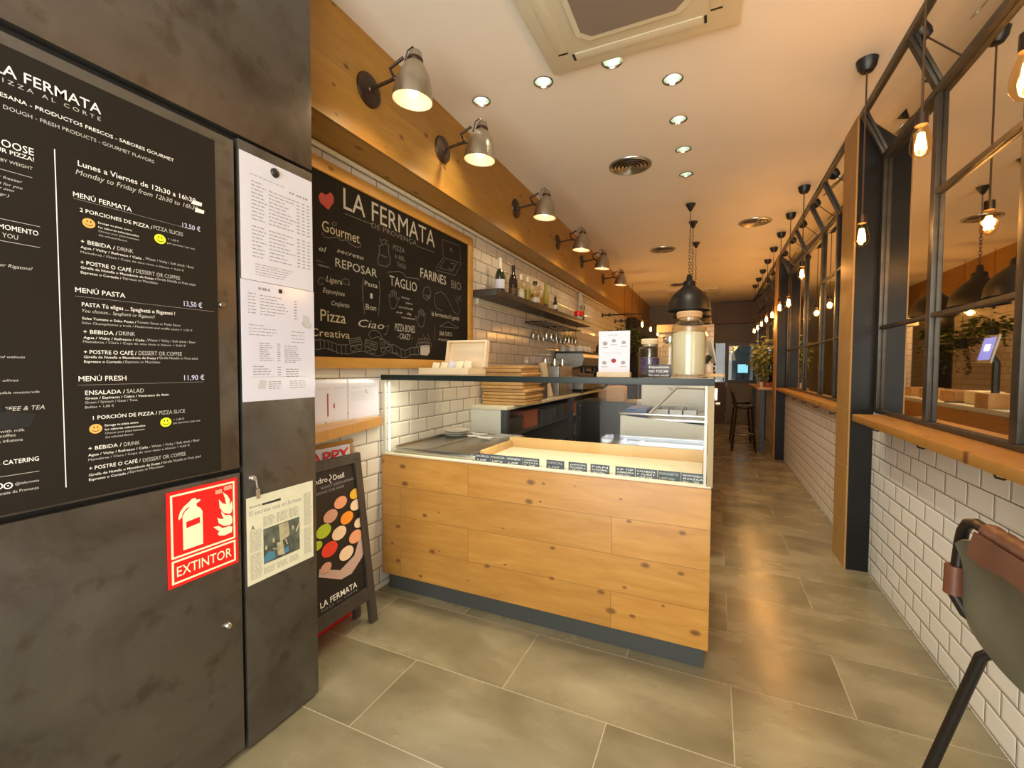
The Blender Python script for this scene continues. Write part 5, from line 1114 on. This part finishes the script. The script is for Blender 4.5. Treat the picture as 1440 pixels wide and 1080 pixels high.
for y in (4.42, 4.58, 4.74, 5.08, 5.22, 5.36, 5.5):
    for x in (-1.76, -1.61):
        lb = 'upside-down wine glass in the black rack, %s on the %s rail' % (['nearest', 'second', 'third', 'fourth', 'fifth', 'sixth', 'farthest'][k // 2], 'wall side' if x < -1.7 else 'front'); k += 1
        if k == 1: root.location = (x, y, 1.816); root['label'] = lb
        else: dup(root, (x, y, 1.816), None, lb)

# ------------------------------------------------------------------ prep counter, fridge and service counter behind the display
t = thing('prep_counter', 'white refrigerated prep counter with a steel well seen through the display glass', 'prep counter', (-.34, 3.8, 0))
MB().box(-.635, -.012, 3.42, 4.25, .001, .80).box(-.635, -.012, 3.55, 4.25, .8005, .96).build('cabinet', 'crate', t)
MB().prism([(-.638, .828), (-.04, .828), (-.04, .942), (-.638, .992)], (0, 3.41, 0), X_, Z_, .012).build('front_board', 'white', t)
MB().box(-.645, -.03, 3.395, 3.42, .998, 1.012, .002).box(-.645, -.03, 3.4205, 4.25, .961, .975).build('steel_rim', 'steel', t)
g = MB()
for x, z in ((-.59, .865), (-.10, .865)): g.lathe([(.0001, .003), (.006, .003), (.007, 0)], (x, 3.3975, z), -Y_, 12)
g.build('screw', 'steel', t)
MB().box(-.60, -.02, 4.20, 4.215, .976, 1.26).box(-.022, -.012, 3.7, 4.1995, .976, 1.26).build('splash_back', 'white', t)
MB().tube([(-.43, 3.41, 1.013), (-.245, 3.46, 1.207), (-.05, 3.46, 1.205)], .011, 8).tube([(-.05, 3.46, 1.205), (-.05, 3.46, .976)], .009, 8).tube([(-.30, 3.462, 1.21), (-.265, 3.462, 1.185)], .007, 6).build('guard_bar', 'steel', t)
tag(MB().box(-.62, -.46, 3.50, 3.85, .9755, 1.035, .008).build('blue_tub', 'blueplastic'), 'blue plastic tub on the left of the prep counter', 'tub')
for k in range(3):
    x = -.36 + k*.1
    t = thing('steel_insert', ('left', 'middle', 'right')[k] + ' steel food insert in the prep counter well', 'food insert', (x, 3.8, .976), 'steel inserts in the prep counter')
    MB().box(x-.045, x+.045, 3.6, 3.95, .9755, .985).box(x-.045, x-.04, 3.6, 3.95, .9855, 1.03).box(x+.04, x+.045, 3.6, 3.95, .9855, 1.03).box(x-.0395, x+.0395, 3.6, 3.605, .9855, 1.03).box(x-.0395, x+.0395, 3.945, 3.95, .9855, 1.03).build('pan', 'steeldark', t)
tag(MB().box(-.045, -.002, 4.262, 4.312, .001, 1.30, .003).build('counter_post', 'white'), 'white upright post at the near end of the wooden service counter', 'post')
t = thing('side_fridge', 'low black fridge with a chrome handle at the end of the staff aisle', 'fridge', (-1.03, 5.0, 0))
MB().box(-1.36, -.72, 4.7, 5.25, .001, .99, .006).build('body', 'black', t)
MB().box(-1.355, -.725, 4.668, 4.6985, .03, .985, .006).build('door', 'black', t); d = t.children[-1]
MB().tube([(-1.30, 4.667, .64), (-1.30, 4.635, .65), (-1.30, 4.635, .94), (-1.30, 4.667, .95)], .009, 8).build('handle', 'chrome', d)
t = thing('carton', 'brown cardboard carton standing on the low black fridge', 'carton', (-.95, 4.85, .9905))
MB().box(-1.05, -.86, 4.75, 4.95, .9905, 1.15, .004).build('box', 'cork', t); MB().box(-.97, -.94, 4.749, 4.951, 1.1505, 1.153).build('tape', 'cream', t)

t = thing('service_counter', 'long pine-fronted service counter with a white top beside the aisle', 'counter', (-.32, 6.2, 0))
MB().box(-.015, 0, 4.315, 8.2, .1, 1.0).box(-.6, -.015, 8.19, 8.2, .1, 1.0).build('wood_front', 'pine_side', t)
MB().box(-.62, -.0155, 4.315, 8.185, .001, .998).build('carcass', 'blackmatte', t)
MB().box(-.66, .001, 4.315, 8.22, 1.0005, 1.04, .004).build('top', 'white', t)
t = thing('payment_tablet', 'glowing blue tablet till on a black stand on the service counter', 'tablet', (-.08, 4.75, 1.0405))
MB().box(-.17, .0, 4.66, 4.86, 1.041, 1.16, .006).build('wooden_till_box', 'cork', t)
MB().tube([(-.08, 4.76, 1.1605), (-.08, 4.76, 1.40), (-.04, 4.76, 1.47)], .026, 8).build('stand', 'black', t)
Rt_ = Matrix.Rotation(math.radians(8), 3, 'Z') @ Matrix.Rotation(math.radians(-12), 3, 'Y')
MB().obox((-.025, 4.75, 1.505), (.014, .31, .22), Rt_, .005).build('case', 'white', t)
ca = t.children[-1]
MB().obox(V((-.025, 4.75, 1.505)) + Rt_ @ V((.0076, 0, 0)), (.001, .30, .205), Rt_).build('bezel', 'black', ca)
MB().obox(V((-.025, 4.75, 1.505)) + Rt_ @ V((.0085, 0, .004)), (.001, .265, .18), Rt_).build('screen', 'screen', ca)
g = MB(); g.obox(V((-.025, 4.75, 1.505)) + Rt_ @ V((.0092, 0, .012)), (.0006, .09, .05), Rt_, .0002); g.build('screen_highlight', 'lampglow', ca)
tag(MB().box(-.3, -.12, 5.1, 5.35, 1.0405, 1.16, .02).build('napkin_dispenser', 'linen'), 'pale napkin dispenser on the service counter behind the tablet', 'dispenser')
for k, (y, l) in enumerate(((5.6, 'nearest'), (6.1, 'middle'), (6.6, 'farthest'))):
    t = thing('wooden_crate', l + ' small wooden crate on the service counter', 'crate', (-.25, y, 1.0405), 'small crates on the service counter')
    MB().box(-.38, -.1, y-.15, y+.15, 1.041, 1.05).box(-.38, -.37, y-.15, y+.15, 1.0505, 1.14).box(-.11, -.1, y-.15, y+.15, 1.0505, 1.14).box(-.3695, -.1105, y-.15, y-.14, 1.0505, 1.14).box(-.3695, -.1105, y+.14, y+.15, 1.0505, 1.14).build('slats', 'cork', t)
tag(MB().box(-.2, -.02, 5.38, 5.44, 1.0405, 1.05, .002).build('black_tray', 'black'), 'flat black tray on the service counter', 'tray')

# tiled partition, dark pillar
struct('wall_partition', MB().box(-1.05, -.015, 9.5, 9.62, 0, 2.2), 'tile_back')
tag(MB().box(-1.05, -.14, 9.26, 9.495, 2.05, 2.2, .004).build('wall_cupboard', 'cream'), 'cream wall cupboard on the tiled partition behind the flour jar', 'cupboard')
struct('trim_4', MB().box(XL, -1.6, 10.2, 10.55, 0, 2.47), 'blackmatte')
# hanging plants
def leaf(g, c, d, L, w_):
    d = V(d).normalized(); s = d.cross(V((random.uniform(-1, 1), random.uniform(-1, 1), 1))).normalized() * w_; m = c + d*L*.5 + V((0, 0, L*.08))
    g._faces([c, m+s, c+d*L-V((0, 0, L*.15)), m-s], [(0, 1, 2), (0, 2, 3)])
def hanging(label, x, y, z, r, trail, seed):
    random.seed(seed); t = thing('hanging_plant', label, 'plant', (x, y, z), 'trailing plants hanging along the left wall')
    MB().lathe([(.0001, 0), (.07, .001), (.1, .15), (.095, .15), (.066, .01), (.0001, .008)], (x, y, z), Z_, 20).build('pot', 'black', t)
    MB().tube([(x, y, z+.14), (x, y, 2.95), (x, y, ZC)], .003, 5).build('cord', 'black', t)
    g = MB()
    for k in range(230):
        a = random.uniform(0, 2*PI); rr = r*math.sqrt(random.random()); dn = random.random()
        c = V((x+rr*math.cos(a), y+rr*math.sin(a), z+.2-abs(rr)*.4+random.uniform(-.08, .1))); leaf(g, c, (math.cos(a), math.sin(a), random.uniform(-.8, .5)), random.uniform(.05, .1), .022)
    for k in range(9):
        a = random.uniform(0, 2*PI); p = V((x+.1*math.cos(a), y+.1*math.sin(a), z+.14)); pts = [p]; n = int(trail/.04)
        for j in range(random.randint(n//2, n)): p = p + V((random.uniform(-.015, .015)+.012*math.cos(a)*(j < 6), random.uniform(-.015, .015)+.012*math.sin(a)*(j < 6), -.04)); pts.append(p); leaf(g, p, (random.uniform(-1, 1), random.uniform(-1, 1), -.3), .06, .02)
        if len(pts) > 1: g.tube(pts, .002, 4)
    g.build('foliage', 'leaf', t)
hanging('bushy trailing plant in a black hanging pot, nearest along the left wall', -1.5, 8.25, 1.82, .26, .35, 1)
hanging('trailing plant with long runners in a black hanging pot, second along the left wall', -1.5, 9.05, 1.66, .22, .55, 2)
hanging('smaller trailing plant in a black hanging pot, farthest along the left wall', -1.5, 9.95, 1.78, .16, .3, 3)
t = thing('red_sign', 'small glowing red sign on the dark pillar by the left wall', 'sign', (-1.595, 10.37, 1.85)); MB().box(-1.599, -1.58, 10.27, 10.47, 1.82, 1.90, .004).build('case', 'black', t); MB().box(-1.5795, -1.577, 10.28, 10.46, 1.835, 1.885).build('glowing_face', 'redglow', t)

# far table, stools, planter by the second column
t = thing('high_table', 'high pine table against the mirrors beyond the second steel column', 'table', (.79, 8.7, 0))
MB().box(.63, .952, 7.95, 9.9, 1.01, 1.05, .004).build('top', 'bar_top', t)
for y in (8.1, 9.75): MB().box(.68, .74, y-.03, y+.03, .001, 1.0095).box(.86, .92, y-.03, y+.03, .001, 1.0095).build('leg', 'black', t)
random.seed(21)
t = thing('planter', 'bushy green plant in a terracotta box on the far high table', 'plant', (.86, 8.55, 1.0505))
MB().box(.78, .94, 8.35, 8.75, 1.0505, 1.12, .005).build('trough', 'terracotta', t)
g = MB()
for k in range(16): 
    x = random.uniform(.8, .92); y = random.uniform(8.38, 8.72); g.tube([(x, y, 1.1), (x+random.uniform(-.06, .02), y+random.uniform(-.1, .1), 1.55)], .006, 5)
g.build('stems', 'bronze', t)
g = MB()
for k in range(420):
    c = V((random.uniform(.60, .84), random.uniform(8.1, 9.0), random.gauss(1.52, .12))); leaf(g, c, (random.uniform(-1, 1), random.uniform(-1, 1), random.uniform(-.6, .6)), random.uniform(.06, .12), .028)
for k in range(120): leaf(g, V((random.uniform(.72, .84), random.uniform(8.3, 8.8), random.uniform(1.15, 1.45))), (random.uniform(-1, 1), random.uniform(-1, 1), -.3), .08, .024)
g.build('foliage', 'leafpale', t)
for k, (x, y) in enumerate(((.70, 8.2), (.74, 9.0))): 
    t = thing('candle', ('near', 'far')[k] + ' white candle in front of the planter on the far high table', 'candle', (x, y, 1.0505), 'candles on the far table'); MB().cyl((x, y, 1.0505), (x, y, 1.13), .022, .022, 14).build('wax', 'cup', t); MB().cyl((x, y, 1.1305), (x, y, 1.142), .002, .0015, 6).build('wick', 'black', t)
def far_stool(x, y, label):
    t = thing('bar_stool', label, 'stool', (x, y, 0), 'dark stools at the far high table')
    MB().lathe([(.0001, .70), (.15, .70), (.165, .72), (.155, .745), (.0001, .75)], (x, y, 0), Z_, 24).build('seat', 'black', t)
    for sx in (-1, 1):
        for sy in (-1, 1): MB().tube([(x+sx*.11, y+sy*.11, .705), (x+sx*.17, y+sy*.17, .001)], .012, 8).build('leg', 'tube', t)
    MB().tube([(x+.15*math.cos(a), y+.15*math.sin(a), .28) for a in [2*PI*i/16 for i in range(16)]], .008, 6, True).build('foot_ring', 'steel', t)
    MB().tube([(x-.12, y-.14, .72), (x-.17, y-.15, .95), (x-.19, y, 1.0), (x-.17, y+.15, .95), (x-.12, y+.14, .72)], .012, 8).build('back_frame', 'tube', t)
far_stool(.46, 8.15, 'nearer dark stool at the far high table'); far_stool(.46, 9.15, 'farther dark stool at the far high table')

# kitchen beyond the back wall
t = thing('kitchen_monitor', 'bluish glowing screen seen through the kitchen window', 'monitor', (.72, 13.2, 1.3))
MB().box(.56, .82, 13.2, 13.24, 1.22, 1.46, .004).build('case', 'black', t); MB().box(.57, .81, 13.197, 13.1995, 1.23, 1.45).build('screen', 'bluescreen', t); MB().box(.66, .72, 13.2, 13.3, .901, 1.2195).build('stand', 'black', t)
t = thing('kitchen_bench', 'steel kitchen bench behind the window in the back wall', 'bench', (.5, 13.2, 0)); MB().box(-.2, .95, 12.9, 13.6, .86, .90, .004).build('top', 'steel', t)
for x in (-.15, .9):
    for y in (12.95, 13.55): MB().box(x-.02, x+.02, y-.02, y+.02, .001, .8595).build('leg', 'steel', t)
t = thing('kitchen_lamp', 'cream cone lamp hanging in the kitchen behind the window', 'lamp', (.42, 12.9, ZC)); MB().lathe([(.03, 1.75), (.09, 1.55), (.088, 1.55), (.028, 1.745)], (.42, 12.9, 0), Z_, 20).build('shade', 'linen', t); MB().tube([(.42, 12.9, 1.74), (.42, 12.9, ZC)], .004, 5).build('cord', 'black', t); MB().ball((.42, 12.9, 1.62), .025, 10).build('bulb', 'lampglow', t)
for k, x in enumerate((.1, .3, .45)): tag(MB().lathe([(.0001, .0), (.06, .001), (.065, .14), (.06, .15), (.0001, .15)], (x, 13.3, .9005), Z_, 18).build('steel_pot', 'steel'), ('left', 'middle', 'right')[k] + ' steel pot on the kitchen bench', 'pot', 'pots on the kitchen bench')
light('kitchen_light', 'AREA', (.3, 13.4, 2.8), 10, (.75, .92, 1), (0, 0, 0), size=.8)

# ------------------------------------------------------------------ bar stool in the right foreground
t = thing('leather_bar_stool', 'metal-framed bar stool with olive leather sling and tan leather top roll in the right foreground', 'bar stool', (.68, 1.18, 0))
def arcpts(c, r, a0, a1, n, u, v): return [V(c) + V(u)*r*math.cos(a0+(a1-a0)*i/n) + V(v)*r*math.sin(a0+(a1-a0)*i/n) for i in range(n+1)]
yA, yB = 1.425, .90
bx = .555
# back hoop
pts = [V((.60, yA-.02, .735)), V((.565, yA-.01, .76)), V((.545, yA, .80)), V((bx, yA, .93)), V((bx+.002, yA-.004, .958)), V((bx+.004, yA-.02, .981)), V((bx+.006, yA-.05, .991)), V((bx+.006, (yA+yB)/2, .985)), V((bx+.006, yB+.045, .99)), V((bx+.003, yB+.012, .972)), V((bx, yB, .93)), V((.545, yB, .80)), V((.565, yB+.01, .76)), V((.60, yB+.02, .735))]
MB().tube(pts, .0125, 12).build('back_frame', 'tube', t)
MB().tube([(.60, yA-.02, .735), (.70, yA-.025, .72), (.95*.97, yA-.03, .715), (.93, yA-.06, .71), (.93, yB+.06, .71), (.92, yB+.03, .715), (.70, yB+.025, .72), (.60, yB+.02, .735)], .0125, 10).build('seat_frame', 'tube', t)
def sheet(f, nu, nv, th):
    g = MB(); A = [[V(f(i/nu, j/nv)) for j in range(nv+1)] for i in range(nu+1)]
    vs_ = [p for r_ in A for p in r_]; fs = [(i*(nv+1)+j, (i+1)*(nv+1)+j, (i+1)*(nv+1)+j+1, i*(nv+1)+j+1) for i in range(nu) for j in range(nv)]
    g._faces(vs_, fs, True); bmesh.ops.recalc_face_normals(g.bm, faces=g.bm.faces[:])
    bmesh.ops.solidify(g.bm, geom=g.bm.faces[:], thickness=th)
    for q in g.bm.faces: q.smooth = True
    return g
def sling(u, v):      # u along y, v from top to bottom of the back
    y = yA - .018 + (yB - yA + .036)*u; s = abs(2*u-1)
    z = .962 - .268*v - .03*(1-v)**3*s**8 + .03*v*(s**3) ; x = bx + .0 + .035*math.sin(PI*v)*(1-s*s) - .014 + .05*v*v + .012*math.sin(5*v+3*u)
    return (x, y, z)
sheet(sling, 22, 14, .006).build('sling_back', 'leather', t)
def seat(u, v):
    y = yA - .04 + (yB - yA + .08)*u; return (.60 + .32*v, y, .728 - .045*math.sin(PI*u)*math.sin(PI*(.15+.7*v)) - .01*v)
sheet(seat, 18, 12, .006).build('sling_seat', 'leather', t)
g = MB(); prof = []
ys = [yA-.11 + (yB-yA+.22)*i/24 for i in range(25)]
g.tube([(bx+.006, y, .988+.0015*math.sin(i*1.7)) for i, y in enumerate(ys)], .021, 16)
g.build('leather_roll', 'brownleather', t)
g = MB(); q = [V((bx-.008, y, .99)) for y in ys]
g2 = sheet(lambda u, v: (bx-.018-.012*v, yA-.11+(yB-yA+.22)*u, .988-.05*v*(1+.1*math.sin(9*u))), 24, 4, .004); g2.build('leather_flap', 'brownleather', t)
for y in (yA, yB):
    MB().tube([(.546, y, .87), (.545, y, .80)], .019, 10).build('leather_tab', 'brownleather', t)
    for x0, x1 in ((.60, .445), (.90, .93)):
        sgn = 1 if y > 1.1 else -1
        MB().tube([(x0+.03*(1 if x0 < .7 else -1), y-sgn*.085, .718), (x0, y-sgn*.07, .712), (x0-.02*(1 if x0 < .7 else -1), y-sgn*.05, .68), (x1, y+sgn*.045, .005)], .0125, 10).build('leg', 'tube', t)
MB().tube([(.53, 1.43, .3), (.92, 1.43, .3)], .009, 8).tube([(.53, .9, .3), (.92, .9, .3)], .009, 8).tube([(.92, 1.43, .3), (.92, .9, .3)], .009, 8).build('foot_rest', 'tube', t)
